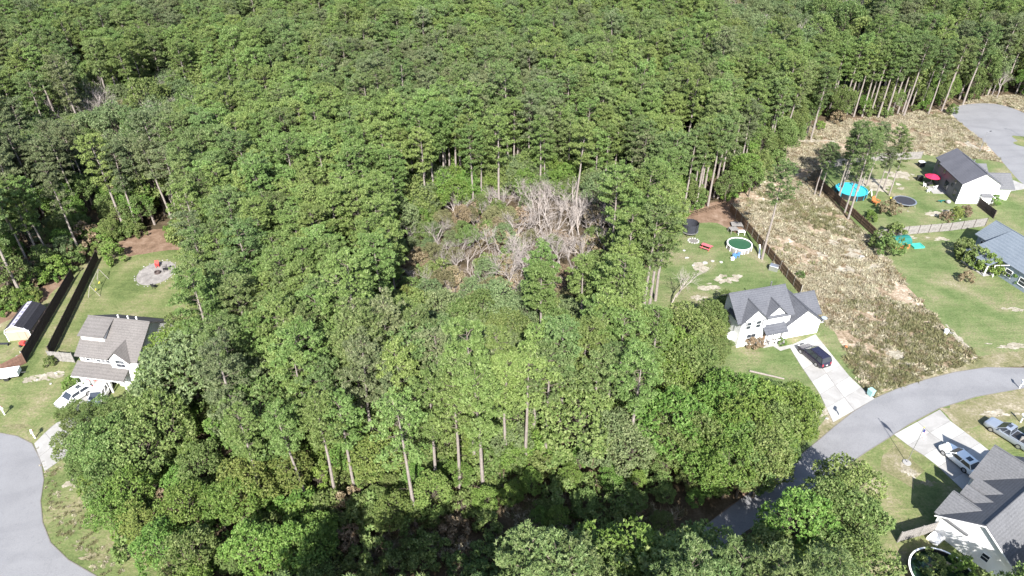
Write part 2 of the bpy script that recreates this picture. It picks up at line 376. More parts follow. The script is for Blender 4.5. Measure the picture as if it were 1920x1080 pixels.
# verge strips with sand along the road
sheet('verge_ground', G((1535, 800), (1560, 770), (1520, 700), (1545, 690), (1600, 760), (1620, 752), (1650, 748), (1560, 830), (1530, 840)), .012, M['verge'], wob=.15)
sheet('verge_ground', G((1640, 742), (1740, 700), (1850, 664), (1950, 655), (2000, 640), (2000, 680), (1850, 690), (1740, 716), (1650, 756)), .012, M['verge'], wob=.15)
sheet('verge_ground', G((1760, 765), (1850, 738), (2000, 715), (2000, 800), (1900, 790), (1860, 800), (1800, 800)), .009, M['verge'], wob=.3)
sheet('verge_ground', G((1655, 850), (1690, 830), (1730, 880), (1715, 915), (1680, 900), (1650, 880)), .009, M['verge'], wob=.2)
SANDS = [(1600, 476, 20, 11), (1560, 455, 13, 7), (1585, 505, 22, 7), (1612, 486, 9, 6), (1640, 500, 14, 5), (1540, 478, 10, 4), (1680, 665, 17, 12), (1702, 682, 14, 5), (1575, 425, 10, 4), (1650, 480, 9, 4),
         (1820, 272, 12, 7), (1520, 265, 26, 4), (1362, 525, 20, 9), (1310, 500, 18, 8), (1325, 540, 22, 6), (1310, 560, 12, 5), (1545, 770, 13, 10), (138, 906, 13, 12), (1568, 690, 9, 14), (1700, 445, 16, 3), (1762, 448, 14, 4),
         (1895, 650, 30, 5), (1800, 640, 6, 22), (1700, 880, 10, 12), (1650, 345, 34, 12), (1690, 330, 20, 8), (1765, 400, 26, 6), (275, 690, 22, 6), (95, 705, 22, 8), (60, 712, 12, 6), (1905, 580, 14, 4), (1870, 775, 22, 6), (1735, 905, 14, 6), (180, 1045, 30, 7), (35, 799, 28, 3)]
def smooth_blob(px, py, rx, ry, z, mat, name, seed, ragged=False):
    rr = random.Random(seed); c = at(px, py)
    ex = abs(at(px + rx, py).x - c.x); ey = abs(at(px, py - ry).y - c.y)
    bits = [(0, 0, 1)] if not ragged else [(rr.gauss(0, .5), rr.gauss(0, .5), rr.uniform(.08, .42)) for _ in range(26)]
    bm = bmesh.new()
    for k_, (u, v, q) in enumerate(bits):
        ph = [rr.random() * 6.28 for _ in range(4)]; vs = []
        n = 40 if not ragged else 18
        for i in range(n):
            a = 2 * math.pi * i / n; k = 1 + .22 * math.sin(2 * a + ph[0]) + .18 * math.sin(3 * a + ph[1]) + .14 * math.sin(5 * a + ph[2]) + .10 * math.sin(7 * a + ph[3])
            vs.append(bm.verts.new((c.x + ex * (u + q * k * math.cos(a)), c.y + ey * (v + q * k * math.sin(a)), z + k_ * .0004)))
        f = bm.faces.new(vs)
        if f.normal.z < 0: f.normal_flip()
    bmesh.ops.triangulate(bm, faces=bm.faces[:])
    for f in bm.faces:
        f.normal_update()
        if f.normal.z < 0: f.normal_flip()
    me = bpy.data.meshes.new(name); bm.to_mesh(me); bm.free(); me.materials.append(mat)
    return tag(link(name, me), None, None, None, 'structure')
for i, s_ in enumerate(SANDS): smooth_blob(*s_, .016 + .0002 * i, M['verge'] if i in (32, 33, 34) else M['sand'], 'sand_ground', i, True)

ROAD = G((2300, 650), (2050, 672), (1920, 690), (1850, 689), (1790, 698), (1735, 712), (1685, 728), (1640, 747), (1600, 772), (1565, 800), (1530, 830), (1490, 862), (1440, 900), (1370, 950), (1290, 1010), (1180, 1085), (1000, 1180), (1150, 1210), (1280, 1085), (1345, 1035), (1400, 995), (1500, 935), (1570, 885), (1625, 847), (1665, 822), (1705, 795), (1760, 766), (1830, 744), (1920, 728), (2050, 712), (2300, 700))
sheet('road', ROAD, .032, M['asphalt'])
CUL = G((1780, 207), (1800, 197), (1840, 193), (1880, 196), (1930, 215), (2000, 260), (2150, 400), (2050, 420), (1921, 350), (1895, 322), (1860, 280), (1820, 245), (1790, 222))
for _ in range(2):
    CUL = [q for a, b in zip(CUL, CUL[1:] + CUL[:1]) for q in (Vector(a) * .75 + Vector(b) * .25, Vector(a) * .25 + Vector(b) * .75)]
sheet('road', CUL, .020, M['asphalt'])
smooth_blob(1935, 272, 24, 15, .036, M['lawn'], 'lawn_ground', 5)
def kerb(pts, h=.05, wd=.1, name='kerb'):
    mb = MB()
    for a, b in zip(pts, pts[1:]):
        a, b = Vector(a), Vector(b); d = (b - a).normalized(); n = Vector((-d.y, d.x)) * wd / 2
        mb.slab([(*(a - n), h), (*(b - n), h), (*(b + n), h), (*(a + n), h)], h)
    return tag(mb.build(name, M['dark_joint']), None, None, None, 'structure')
kerb(ROAD[1:16]); kerb([p for p in ROAD[21:33]]); kerb(STREET_L[1:13]); kerb(CUL[0:18])

# driveways: slabs with joints, each slab a part
def driveway(pl, pr_, n, cols, label, mat, z=.05):
    """pl, pr_: the two long edges as pixel lists from house to street"""
    L_ = G(*pl); Rr = G(*pr_)
    def along(P, t):
        seg = [(Vector(b) - Vector(a)).length for a, b in zip(P, P[1:])]; d = t * sum(seg)
        for i, s in enumerate(seg):
            if d <= s or i == len(seg) - 1: return Vector(P[i]).lerp(Vector(P[i + 1]), min(1, d / s))
            d -= s
    root = empty('driveway', (L_[0][0], L_[0][1], 0)); tag(root, label, None, None, 'structure')
    o = Vector((L_[0][0], L_[0][1]))
    bed = MB().slab([(*(Vector(p) - o), z - .03) for p in L_] + [(*(Vector(p) - o), z - .03) for p in reversed(Rr)], .02)
    bed.build('joint_bed', M['dark_joint'], root)
    for i in range(n):
        for c in range(cols):
            q = []
            for (t, u) in ((i / n, c / cols), (i / n, (c + 1) / cols), ((i + 1) / n, (c + 1) / cols), ((i + 1) / n, c / cols)):
                q.append(along(L_, t).lerp(along(Rr, t), u) - o)
            m = sum(q, Vector((0, 0))) / 4; q = [m + (v - m) * (1 - .035 / max(.5, (v - m).length)) for v in q]
            mm = M['concrete_pale'] if (i * 7 + c * 3) % 5 < 3 else M['concrete']
            MB().slab([(*v, z + random.uniform(-.003, .003)) for v in q], .05).build('slab', mat or mm, root)
    return root
driveway([(1479, 649), (1500, 684), (1535, 735), (1562, 792)], [(1529, 627), (1562, 668), (1598, 712), (1640, 748)], 6, 2, 'white concrete driveway with the black car leading down to the street', None)
driveway([(1838, 950), (1790, 905), (1745, 862), (1713, 843), (1676, 815)], [(1906, 905), (1862, 850), (1812, 812), (1785, 793), (1762, 768)], 6, 2, 'pale concrete driveway under the white car', None)
driveway([(168, 722), (140, 770), (96, 800), (64, 832)], [(214, 724), (185, 782), (160, 830), (84, 884)], 6, 2, 'concrete driveway partly hidden by tree crowns beside the dead end street', M['concrete'])
driveway([(1872, 352), (1885, 344), (1900, 338)], [(1878, 362), (1900, 358), (1935, 352)], 2, 1, 'short concrete driveway by the dark sided house', M['concrete'])
def walk(pts, label, z=.056):
    root = tag(empty('path', (*at(*pts[0])[:2], 0)), label, None, None, 'structure'); o = at(*pts[0])
    MB().slab([tuple(Vector((*at(*p)[:2], z)) - Vector((o.x, o.y, 0))) for p in pts], .05).build('path_slab', M['concrete'], root)
walk([(1443, 645), (1449, 641), (1462, 651), (1486, 646), (1490, 650), (1463, 658)], 'short concrete walk from porch to driveway of the white house')

# ------------------------------------------------------------------ tree models
def tris_mesh(name, V, tint, mat):
    n = len(V) // 3
    me = bpy.data.meshes.new(name); me.vertices.add(len(V)); me.vertices.foreach_set('co', V.astype(np.float32).ravel())
    me.loops.add(len(V)); me.loops.foreach_set('vertex_index', np.arange(len(V), dtype=np.int32))
    me.polygons.add(n); me.polygons.foreach_set('loop_start', np.arange(0, len(V), 3, dtype=np.int32))
    try: me.polygons.foreach_set('loop_total', np.full(n, 3, dtype=np.int32))
    except Exception: pass
    a = me.attributes.new('tint', 'FLOAT', 'POINT'); a.data.foreach_set('value', np.repeat(tint, 3).astype(np.float32))
    me.materials.append(mat); me.update(calc_edges=True); me.validate(); return me
def unit(a): return a / np.maximum(1e-6, np.linalg.norm(a, axis=-1, keepdims=True))
def tufts(C, D, k, ln, wd, spread, g, tv=.22):
    """k narrow leaf blades around every centre C, fanning about direction D"""
    N = len(C); c = np.repeat(C, k, 0); d = np.repeat(D, k, 0)
    d = unit(d * .55 + g.normal(0, spread, (N * k, 3)))
    up = unit(np.repeat(D, k, 0) * .7 + np.array([0, 0, .8]) + g.normal(0, .45, (N * k, 3)))   # blades lie open to the light
    s = unit(np.cross(d, up))
    L = ln * g.uniform(.7, 1.3, (N * k, 1)); W = wd * g.uniform(.7, 1.3, (N * k, 1))
    c = c + g.normal(0, ln * .25, c.shape)
    V = np.empty((N * k * 3, 3)); V[0::3] = c - s * W - d * L * .3; V[1::3] = c + s * W - d * L * .15; V[2::3] = c + d * L * .85
    t = np.repeat(g.uniform(0, 1, N), k) * .8 + g.uniform(0, 1, N * k) * .2
    return V, t
def limb(mb, p, q, r0, r1, seg, g, wob=.12, n=5):
    p, q = Vector(p), Vector(q); last = p; L = (q - p).length
    for i in range(1, seg + 1):
        t = i / seg; c = p.lerp(q, t) + Vector(g.normal(0, wob * L / seg, 3)) * (1 if i < seg else 0)
        mb.tube(last, c, r0 + (r1 - r0) * (i - 1) / seg, r0 + (r1 - r0) * t, n, cap=(i == seg)); last = c
def pine(seed, H=18.5, rad=2.55, frac=.47):
    """returns (trunk MB, crown vertices, tints)"""
    g = np.random.default_rng(seed); mb = MB(); frac *= g.uniform(.82, 1.15); rad *= g.uniform(.78, 1.25); thick = g.uniform(.72, 1.1); base = H * (1 - frac)
    lean = g.normal(0, .35, 2); zs = [0, H * .25, H * .5, H * .75, H * .97]
    P = [Vector((lean[0] * (z / H) ** 1.5 + g.normal(0, .06), lean[1] * (z / H) ** 1.5 + g.normal(0, .06), z)) for z in zs]; rs = [.24, .19, .155, .10, .02]
    for i in range(4): mb.tube(P[i], P[i + 1], rs[i], rs[i + 1], 7, cap=False)
    mb.cur = 1
    def axis(z):
        return np.array([lean[0] * (z / H) ** 1.5, lean[1] * (z / H) ** 1.5, z])
    C = []; D = []
    nb = int(g.integers(32, 50)); ga = g.uniform(0, 6.28)
    side = g.uniform(0, 6.28); asym = g.uniform(.0, .25)
    for i in range(nb):
        f = (i + .5) / nb; z = base + (H - base) * (f ** .85) * .97
        prof = math.sin(min(1, .18 + .95 * (1 - f)) * math.pi * .62) ** .8 if f > .25 else .62 + f
        a = ga + i * 2.39996 + g.normal(0, .25); L = rad * prof * g.uniform(.72, 1.12) * (1 + asym * math.cos(a - side))
        if f < .2 and g.random() < .35: L *= .5
        rise = L * (.22 + .35 * f) + g.normal(0, .15)
        o = axis(z); e = o + np.array([math.cos(a) * L, math.sin(a) * L, rise])
        limb(mb, o, o + (e - o) * .92, .05, .015, 2, g, n=3)
        for t, r in ((1.0, .44), (.76, .44), (.52, .40)):
            if t < .6 and L < 1.3: continue
            c = o + (e - o) * t + g.normal(0, .14, 3)
            off = np.array([-math.sin(a), math.cos(a), 0]) * g.uniform(-1, 1) * .55 * t
            c = c + off; n = int(20 * thick * (r / .44) ** 2)
            q = unit(g.normal(0, 1, (n, 3))); q[:, 2] = np.abs(q[:, 2]) * 1.0 - .25
            C.append(c + q * np.array([r * 1.15, r * 1.15, r * .85]) * g.uniform(.6, 1.05, (n, 1))); D.append(unit(q + np.array([0, 0, .55])))
    top = axis(H); q = unit(g.normal(0, 1, (16, 3))); C.append(top + q * .42); D.append(unit(q + np.array([0, 0, .8])))
    C = np.concatenate(C); D = np.concatenate(D)
    V, t = tufts(C, D, 8, .21, .045, .75, g)
    for z in (base * .8, base * .62, base * .9):           # dead snags below the crown
        a = g.uniform(0, 6.28); L = g.uniform(.6, 1.5); o = axis(z); limb(mb, o, o + np.array([math.cos(a) * L, math.sin(a) * L, .1]), .03, .01, 2, g, n=3)
    return mb, V, t
def broad(seed, H=10, rad=3.2, lobes=34, zc=.60, leaf=.145, nper=60, k=4):
    g = np.random.default_rng(seed); mb = MB(); C = []; D = []
    cz = H * zc; rz = H - cz
    limb(mb, (0, 0, 0), (g.normal(0, .2), g.normal(0, .2), cz * .8), .20 * H / 10, .12 * H / 10, 3, g, n=6)
    for i in range(lobes):
        f = (i + .5) / lobes; ph = math.acos(1 - 1.45 * f); a = i * 2.39996 + g.normal(0, .3)
        rr = rad * g.uniform(.68, 1.0) * (1 + .18 * math.sin(2 * a + seed)) ; q0 = np.array([math.sin(ph) * math.cos(a) * rr, math.sin(ph) * math.sin(a) * rr, math.cos(ph) * rz * g.uniform(.72, .98)])
        c = q0 + np.array([0, 0, cz]); r = rad * .27 * g.uniform(.75, 1.3)
        limb(mb, (0, 0, cz * g.uniform(.55, .85)), c, .06 * H / 10, .015, 2, g, n=3)
        n = int(nper * (r / (rad * .27)) ** 2); q = unit(g.normal(0, 1, (n, 3)) + unit(q0) * .6)
        C.append(c + q * r * np.array([1.1, 1.1, .85]) * g.uniform(.65, 1.05, (n, 1))); D.append(unit(q * .6 + np.array([0, 0, .4]) + g.normal(0, .3, (n, 3))))
    V, t = tufts(np.concatenate(C), np.concatenate(D), k, leaf * 1.5, leaf * .62, .8, g)
    return mb, V, t
def bare(seed, H=11, spread=.42, depth=5, dens=3):
    g = np.random.default_rng(seed); mb = MB()
    def grow(p, d, L, r, lv):
        q = p + d * L; limb(mb, p, q, r * .85, r * .52, 2 if lv > 1 else 1, g, .10, 5 if lv > 3 else 3)
        if lv == 0: return
        for _ in range(dens if lv > 1 else 3):
            dd = unit(d + g.normal(0, spread, 3) + np.array([0, 0, .12])); s = g.uniform(.35, 1.0)
            grow(p + d * L * s, dd, L * g.uniform(.6, .82), r * .58 * (1.15 - .3 * s), lv - 1)
    for _ in range(g.integers(1, 3)): grow(np.zeros(3), unit(np.array([g.normal(0, .16), g.normal(0, .16), 1])), H * .34, .15, depth)
    return mb
PR = {}
def proto(kind, seeds, mats, **kw):
    for s in seeds:
        mb, V, t = {'pine': pine, 'broad': broad, 'shrub': broad}[kind](s, **kw)
        bark = M['bark_pale'] if kind == 'pine' else M['bark']
        tr = mb.mesh(kind + '_trunk', [bark, M['bark']] if kind == 'pine' else [bark])
        for m in mats:
            cr = tris_mesh(kind + '_crown', V, t, M[m]); PR.setdefault((kind, m), []).append((tr, cr))
proto('pine', range(1, 12), ['pine_bright', 'pine_mid', 'pine_dull'])
proto('broad', range(21, 28), ['leaf_bright', 'leaf_mid', 'leaf_dull', 'leaf_yellow', 'leaf_olive', 'leaf_brown'])
proto('shrub', range(41, 44), ['leaf_bright', 'leaf_mid', 'leaf_yellow', 'leaf_brown'], H=2.6, rad=1.35, lobes=16, zc=.42, leaf=.12, nper=32)
BARE = [bare(s).mesh('bare_branches', [M['bark_dead']]) for s in range(61, 66)]

# ------------------------------------------------------------------ where the trees stand (points worked out on the ground)
CLEAR_L = [at(*p)[:2] for p in [(-300, 660), (0, 602), (60, 560), (130, 513), (185, 478), (240, 440), (300, 436), (350, 440), (372, 500, 9), (372, 560, 10), (345, 605, 10), (300, 650, 12), (275, 700, 12), (235, 760, 11), (200, 800, 10), (150, 800, 10), (130, 850, 8), (160, 900, 5), (170, 950, 5), (205, 1010, 4), (270, 1060, 4), (340, 1130, 4), (300, 1300), (-700, 1300)]]
CLEAR_R = [at(*p)[:2] for p in [(2300, 190), (1960, 186), (1850, 184), (1795, 200), (1700, 214), (1600, 224), (1540, 236), (1490, 262), (1440, 310), (1400, 350), (1380, 372), (1290, 394), (1262, 440), (1225, 470), (1215, 530), (1240, 585), (1320, 585, 6), (1322, 640, 9), (1330, 690, 9), (1385, 745, 9), (1500, 742, 8), (1500, 800, 6), (1500, 850), (1440, 893), (1370, 944), (1290, 1004), (1180, 1080),
            (1260, 1120), (1345, 1040), (1400, 1000), (1475, 915, 9), (1520, 880, 10), (1640, 885, 9), (1625, 960, 8), (1650, 1010, 8), (1660, 1200, 8), (1700, 1500), (3200, 1500)]]
GAPS = [  # openings in the canopy: centre pixel, level, radii in metres
    ((225, 300, 9), 7, 8), ((225, 345, 6), 5, 8), ((80, 165, 8), 15, 7), ((190, 130, 6), 16, 5), ((350, 95, 8), 8, 7), ((20, 480, 3), 10, 6), ((150, 420, 3), 9, 6), ((480, 225, 8), 3, 3), ((745, 150, 8), 3, 4),
     ((655, 545, 6), 2.4, 3.5), ((395, 740, 8), 2.5, 4), ((610, 200, 8), 3, 3),
    ((1160, 170, 6), 5, 5), ((1270, 330, 4), 5, 6), ((1290, 120, 6), 3.5, 4), ((1600, 150, 6), 8, 5), ((1480, 60, 6), 16, 12), ((1800, 110, 6), 6, 7), ((960, 330, 5), 6, 4),
    ((1350, 790, 2), 5, 4), ((1240, 800, 2), 4, 3.5), ((1290, 740, 6), 2.5, 3), ((640, 940, 2), 6, 3.5), ((960, 875, 3), 6, 3), ((450, 960, 3), 3, 4), ((300, 960, 3), 3, 3), ((790, 880, 3), 4, 3)]
HOLLOW = [(Vector((-1, 100, 0)), 17, 17), (Vector((10, 112, 0)), 15, 13), (Vector((-9, 104, 0)), 12, 14)]; GROVE = (Vector((-1, 73, 0)), 13, 12)
GP = [(at(*c), rx, ry) for c, rx, ry in GAPS] + HOLLOW + [GROVE]
def in_gap(x, y): return any(((x - c.x) / rx) ** 2 + ((y - c.y) / ry) ** 2 < 1 for c, rx, ry in GP)
def near_poly(x, y, P, d):
    return inpoly(x, y, P) or any(inpoly(x + d * math.cos(a), y + d * math.sin(a), P) for a in np.arange(0, 6.28, .785))
def vis(x, y, z=14, m=120):
    if y < 5: return False
    a, b = to_px(x, y, z); return -m < a < 1920 + m and -m * 2 < b < 1080 + m * 3
def wave(x, y, s, o=0): return math.sin(x / s + o) * math.cos(y / s * 1.3 - o * 2) + .5 * math.sin((x + y) / s * 2.1 + o)
pines, broads, shrubs, bares = [], [], [], []
sp = 3.5
for iy in range(int(30 / sp), int(292 / sp)):
    for ix in range(int(-215 / sp), int(215 / sp)):
        x = (ix + .5 * (iy % 2)) * sp + rng.uniform(-1.25, 1.25); y = iy * sp + rng.uniform(-1.25, 1.25)
        if not vis(x, y): continue
        if inpoly(x, y, CLEAR_L) or inpoly(x, y, CLEAR_R): continue
        a, b = to_px(x, y, 14); ga, gb = to_px(x, y, 0)
        s = 1 + .07 * wave(x, y, 17) + rng.normal(0, .085)
        if gb > 900: continue                      # the near strip is planted below
        if in_gap(x, y):
            continue
        edge = near_poly(x, y, CLEAR_R, 3.5) or near_poly(x, y, CLEAR_L, 3.0)
        far_mix = (a < 480 and 90 < b < 250) or (a > 1330 and b < 90)
        if far_mix and rng.random() < .45:
            (bares if rng.random() < .35 else broads).append([x, y, s * rng.uniform(.9, 1.35), 'leaf_dull' if rng.random() < .7 else 'leaf_mid']); continue
        if a < 520 and b > 620 and rng.random() < .45: broads.append([x, y, s * rng.uniform(1.15, 1.5), 'leaf_mid' if rng.random() < .6 else 'leaf_dull']); continue
        if 1240 < ga < 1560 and gb > 690: broads.append([x, y, s * rng.uniform(.8, 1.1), 'leaf_bright' if rng.random() < .7 else 'leaf_mid']); continue
        if 1240 < ga < 1400 and 540 < gb <= 690 and rng.random() < .6: broads.append([x, y, s * rng.uniform(.8, 1.1), 'leaf_mid']); continue
        if edge and rng.random() < .25: continue
        if rng.random() < .05: broads.append([x, y, s * rng.uniform(1.1, 1.5), 'leaf_mid']); continue
        wv = wave(x, y, 31, 2) + rng.normal(0, .5)
        if a < 330 and b < 470: wv -= .9
        if a > 1330 and b < 400: wv -= .6
        pines.append([x, y, s, 'pine_bright' if wv > -.15 else ('pine_mid' if wv > -1.0 else 'pine_dull')])
# lighter grove in the middle and the bare trees behind it
def inell(x, y, c, rx, ry): return ((x - c.x) / rx) ** 2 + ((y - c.y) / ry) ** 2 < 1
def fill(c, rx, ry, d, fn, jit=.8):
    n = int(max(rx, ry) / d) + 1
    for i in range(-n, n + 1):
        for j in range(-n, n + 1):
            x = c.x + (i + .5 * (j % 2)) * d + rng.uniform(-jit, jit); y = c.y + j * d + rng.uniform(-jit, jit)
            if inell(x, y, c, rx, ry): fn(x, y)
def in_hollow(x, y): return any(inell(x, y, *h) for h in HOLLOW)
def plant_hollow(x, y):
    if not in_hollow(x, y) or inell(x, y, *GROVE): return
    left = x < -3.5; r = rng.random()
    if y < 90 and r < .5: broads.append([x, y, rng.uniform(.45, .65), 'leaf_dull' if rng.random() < .5 else 'leaf_olive']); return
    if r < (.55 if left else .66): bares.append([x, y, rng.uniform(.55, .85) if left else rng.uniform(.72, 1.05), 0])
    elif r < .9: broads.append([x, y, rng.uniform(.38, .6), ['leaf_olive', 'leaf_brown', 'leaf_dull', 'leaf_mid'][int(rng.integers(0, 4))]])
    else: shrubs.append([x, y, 1.6, 'leaf_brown'])
for i in range(-9, 10):
    for j in range(-7, 9): plant_hollow(1 + (i + .5 * (j % 2)) * 3.2 + rng.uniform(-.8, .8), 103 + j * 3.0 + rng.uniform(-.8, .8))
fill(GROVE[0], 12.5, 11.5, 3.1, lambda x, y: broads.append([x, y, rng.uniform(.7, .95), 'leaf_dull' if rng.random() < .6 else 'leaf_mid']))
for k in range(70):
    a_ = rng.uniform(0, math.pi); x = 3 + 23 * math.cos(a_) + rng.normal(0, 1.5); y = 107 + 19 * math.sin(a_) + rng.normal(0, 1.3); broads.append([x, y, rng.uniform(.55, 1.0), ['leaf_mid', 'leaf_dull', 'leaf_bright'][int(rng.integers(0, 3))]])
fill(at(1480, 60, 6), 22, 13, 5, lambda x, y: bares.append([x, y, rng.uniform(1., 1.5), 0]) if rng.random() < .6 else broads.append([x, y, 1.1, 'leaf_dull']))
for q in ((405, 40, 8), (170, 200, 5), (40, 225, 5), (300, 175, 5), (390, 165, 4), (1180, 190, 3)): c = at(*q); bares.append([c.x, c.y, 1.3, 0])
# near strip: understory on the left and middle, shade trees beyond the lower frame edge
for iy in range(0, 13):
    for ix in range(-26, 27):
        x = ix * 2.9 + rng.uniform(-.9, .9); y = 27 + iy * 2.8 + rng.uniform(-.9, .9)
        ga, gb = to_px(x, y, 0)
        if gb <= 880 or gb > 1420 or ga < -50 or ga > 1760 or inpoly(x, y, CLEAR_L) or inpoly(x, y, CLEAR_R): continue
        if near_poly(x, y, CLEAR_R, 1.5): continue
        if ga < 620:
            if rng.random() < .55: broads.append([x, y, rng.uniform(.45, .85), 'leaf_bright' if rng.random() < .75 else ('leaf_yellow' if rng.random() < .12 else 'leaf_mid')])
            else: shrubs.append([x, y, rng.uniform(.9, 1.6), 'leaf_bright' if rng.random() < .6 else 'leaf_mid'])
        elif gb < 1000:
            if rng.random() < .5: broads.append([x, y, rng.uniform(.3, .5), 'leaf_bright' if rng.random() < .45 else 'leaf_mid'])
            else: shrubs.append([x, y, rng.uniform(.9, 1.5), 'leaf_mid'])
        elif ga < 1330 and rng.random() < .7: shrubs.append([x, y, rng.uniform(.7, 1.4), 'leaf_mid' if rng.random() < .8 else 'leaf_brown'])
for k in range(26):                                # tall pines just outside the lower edge; their shade reaches in
    x = -20 + k * 1.75 + rng.uniform(-1, 1); y = (25.5 if x < 0 else 29.5) + rng.uniform(-2.5, 2.5)
    if not inpoly(x, y, CLEAR_R): pines.append([x, y, rng.uniform(.95, 1.1), 'pine_mid'])
for q in ((1020, 1060, 13), (1100, 1070, 13), (1190, 1050, 12), (1250, 1080, 12), (1340, 1060, 10), (1440, 1020, 8), (1500, 970, 8), (1560, 930, 8), (1605, 895, 8), (1480, 1060, 8), (1560, 1010, 8), (1615, 960, 8), (1620, 1040, 8), (1540, 1080, 9), (1400, 1080, 9)):
    c = at(*q); broads.append([c.x, c.y, q[2] / 8.5 + rng.uniform(-.08, .1), 'leaf_mid' if rng.random() < .8 else 'leaf_bright'])
for q, s, m in (((250, 935, 4), .8, 'leaf_bright'), ((262, 985, 3), .6, 'leaf_yellow'), ((700, 860, 5), .85, 'leaf_yellow'), ((690, 885, 3), .6, 'leaf_yellow'), ((810, 940, 3), .7, 'leaf_yellow'), ((1240, 790, 4), .75, 'leaf_yellow'), ((1265, 770, 4), .7, 'leaf_yellow'), ((1175, 790, 4), .8, 'leaf_yellow'), ((740, 975, 2), .6, 'leaf_yellow'),
               ((255, 385, 4), 1.0, 'leaf_bright'), ((240, 360, 5), .8, 'leaf_bright'), ((770, 580, 3), .7, 'leaf_yellow'), ((1785, 55, 10), 1.5, 'leaf_bright'), ((1150, 15, 12), 1.3, 'leaf_bright'), ((1020, 60, 12), 1.3, 'leaf_bright')):
    c = at(*q); broads.append([c.x, c.y, s, m])
for py in range(735, 885, 22):
    for px in range(1270, 1530, 26):
        c = at(px + rng.uniform(-8, 8), py + rng.uniform(-8, 8), 6)
        if px > 1530 - max(0, py - 800) * 1.3 or px < 1300 + max(0, 780 - py) * .9 or rng.random() < .12: continue
        broads.append([c.x, c.y, rng.uniform(.6, .95), 'leaf_bright' if rng.random() < .5 else 'leaf_mid'])
for q, s in (((296, 672, 8), .95), ((330, 640, 8), 1.0), ((320, 710, 8), 1.1), ((284, 730, 7), .85), ((265, 775, 6), .9), ((335, 600, 8), .9), ((165, 832, 6), .8), ((212, 815, 6), .85), ((150, 858, 5), .6), ((205, 860, 6), .9), ((255, 830, 7), 1.0), ((128, 826, 4), .55), ((190, 800, 4), .5), ((300, 780, 8), 1.1), ((205, 910, 5), .8), ((168, 890, 4), .6)):
    c = at(*q); broads.append([c.x, c.y, s, 'leaf_mid' if rng.random() < .6 else 'leaf_bright'])

for px in range(640, 1060, 17):
    for py in (800, 822, 845, 868, 890):
        if rng.random() < .5: c = at(px + rng.uniform(-8, 8), py + rng.uniform(-8, 8)); shrubs.append([c.x, c.y, rng.uniform(.8, 1.5), 'leaf_mid' if rng.random() < .7 else 'leaf_bright'])
# understory along the forest edges and in the openings
def edge_shrubs(P, n, mats, off=1.5):
    for i in range(n):
        k = rng.integers(0, len(P)); a, b = Vector(P[k - 1]), Vector(P[k]); c = a.lerp(b, rng.uniform(0, 1)) + Vector(rng.normal(0, 1.2, 2))
        if vis(c.x, c.y, 1, 40): shrubs.append([c.x, c.y, rng.uniform(.6, 1.5), mats[rng.integers(0, len(mats))]])
edge_shrubs(CLEAR_L[1:12], 46, ['leaf_bright', 'leaf_mid', 'leaf_mid', 'leaf_yellow'])
edge_shrubs(CLEAR_R[3:17], 60, ['leaf_bright', 'leaf_mid', 'leaf_bright', 'leaf_brown'])
for c, rx, ry in GP:
    if 15 > rx > 2.5:
        for _ in range(int(rx * ry / 9) + 1):
            x = c.x + rng.uniform(-rx, rx) * .8; y = c.y + rng.uniform(-ry, ry) * .8
            if not inpoly(x, y, CLEAR_L) and not inpoly(x, y, CLEAR_R): shrubs.append([x, y, rng.uniform(.8, 1.8), 'leaf_mid' if rng.random() < .8 else 'leaf_brown'])
for q in ((1262, 408, 1), (1250, 425, 1), (1258, 395, 1), (1248, 450, 1), (1262, 465, 1), (1240, 480, 1), (1236, 440, 1), (1255, 385, 1), (1370, 555, 1), (1380, 560, 1), (1358, 560, 1), (1372, 575, 1), (1362, 590, 1), (1345, 585, 1), (1352, 608, 1), (1345, 630, 1), (1350, 650, 1)):
    c = at(*q); shrubs.append([c.x, c.y, rng.uniform(1, 1.7), 'leaf_bright' if q[0] < 1300 else 'leaf_mid'])
# lone pines between the lots, by the foot of their trunks
LONE = [((1590, 410), .92), ((1572, 372), .9), ((1584, 398), .8), ((1428, 486), .98), ((1303, 395), .98), ((1326, 388), 1.02), ((1298, 388), .95), ((1345, 372), 1.0), ((1436, 300), 1.0), ((1465, 282), 1.05), ((1520, 262), .95), ((1512, 255), .8), ((237, 437), 1.05), ((1660, 222), 1.1), ((1646, 221), 1.1), ((1694, 218), 1.1), ((1672, 215), 1.05), ((1616, 219), 1.05), ((1596, 214), 1.0), ((1765, 208), 1.0), ((1740, 214), .9), ((65, 520), .9), ((86, 507), .95), ((22, 530), .9), ((100, 500), .9),
        ((985, 883), 1.0), ((947, 878), .95), ((908, 930), 1.05), ((863, 918), .95), ((819, 922), .95), ((780, 985), 1.0), ((670, 935), .9), ((634, 950), .9), ((577, 945), .85), ((500, 948), .85), ((778, 862), 1.0), ((1010, 690), .95), ((1003, 655), .95), ((1085, 668), .9), ((1105, 765), .95), ((1052, 795), .9), ((1209, 780), .95), ((1012, 385), 1.0), ((1078, 405), 1.05), ((1112, 395), .9), ((840, 300), .9)]
for q, s in LONE:
    c = at(*q); pines.append([c.x, c.y, s, 'pine_mid' if q[0] > 1250 else 'pine_bright', 1])
# a group of crowns between the two fenced lots
for q in ((1610, 250, 13), (1640, 275, 10), (1665, 300, 9), (1690, 300, 8), (1560, 285, 10), (1600, 268, 11), (1630, 292, 9), (1655, 258, 11), (1682, 280, 9), (1618, 240, 12), (1545, 300, 8)): c = at(*q); pines.append([c.x, c.y, .62 + .06 * (q[0] % 3), 'pine_dull' if q[0] % 2 else 'pine_mid', 1])

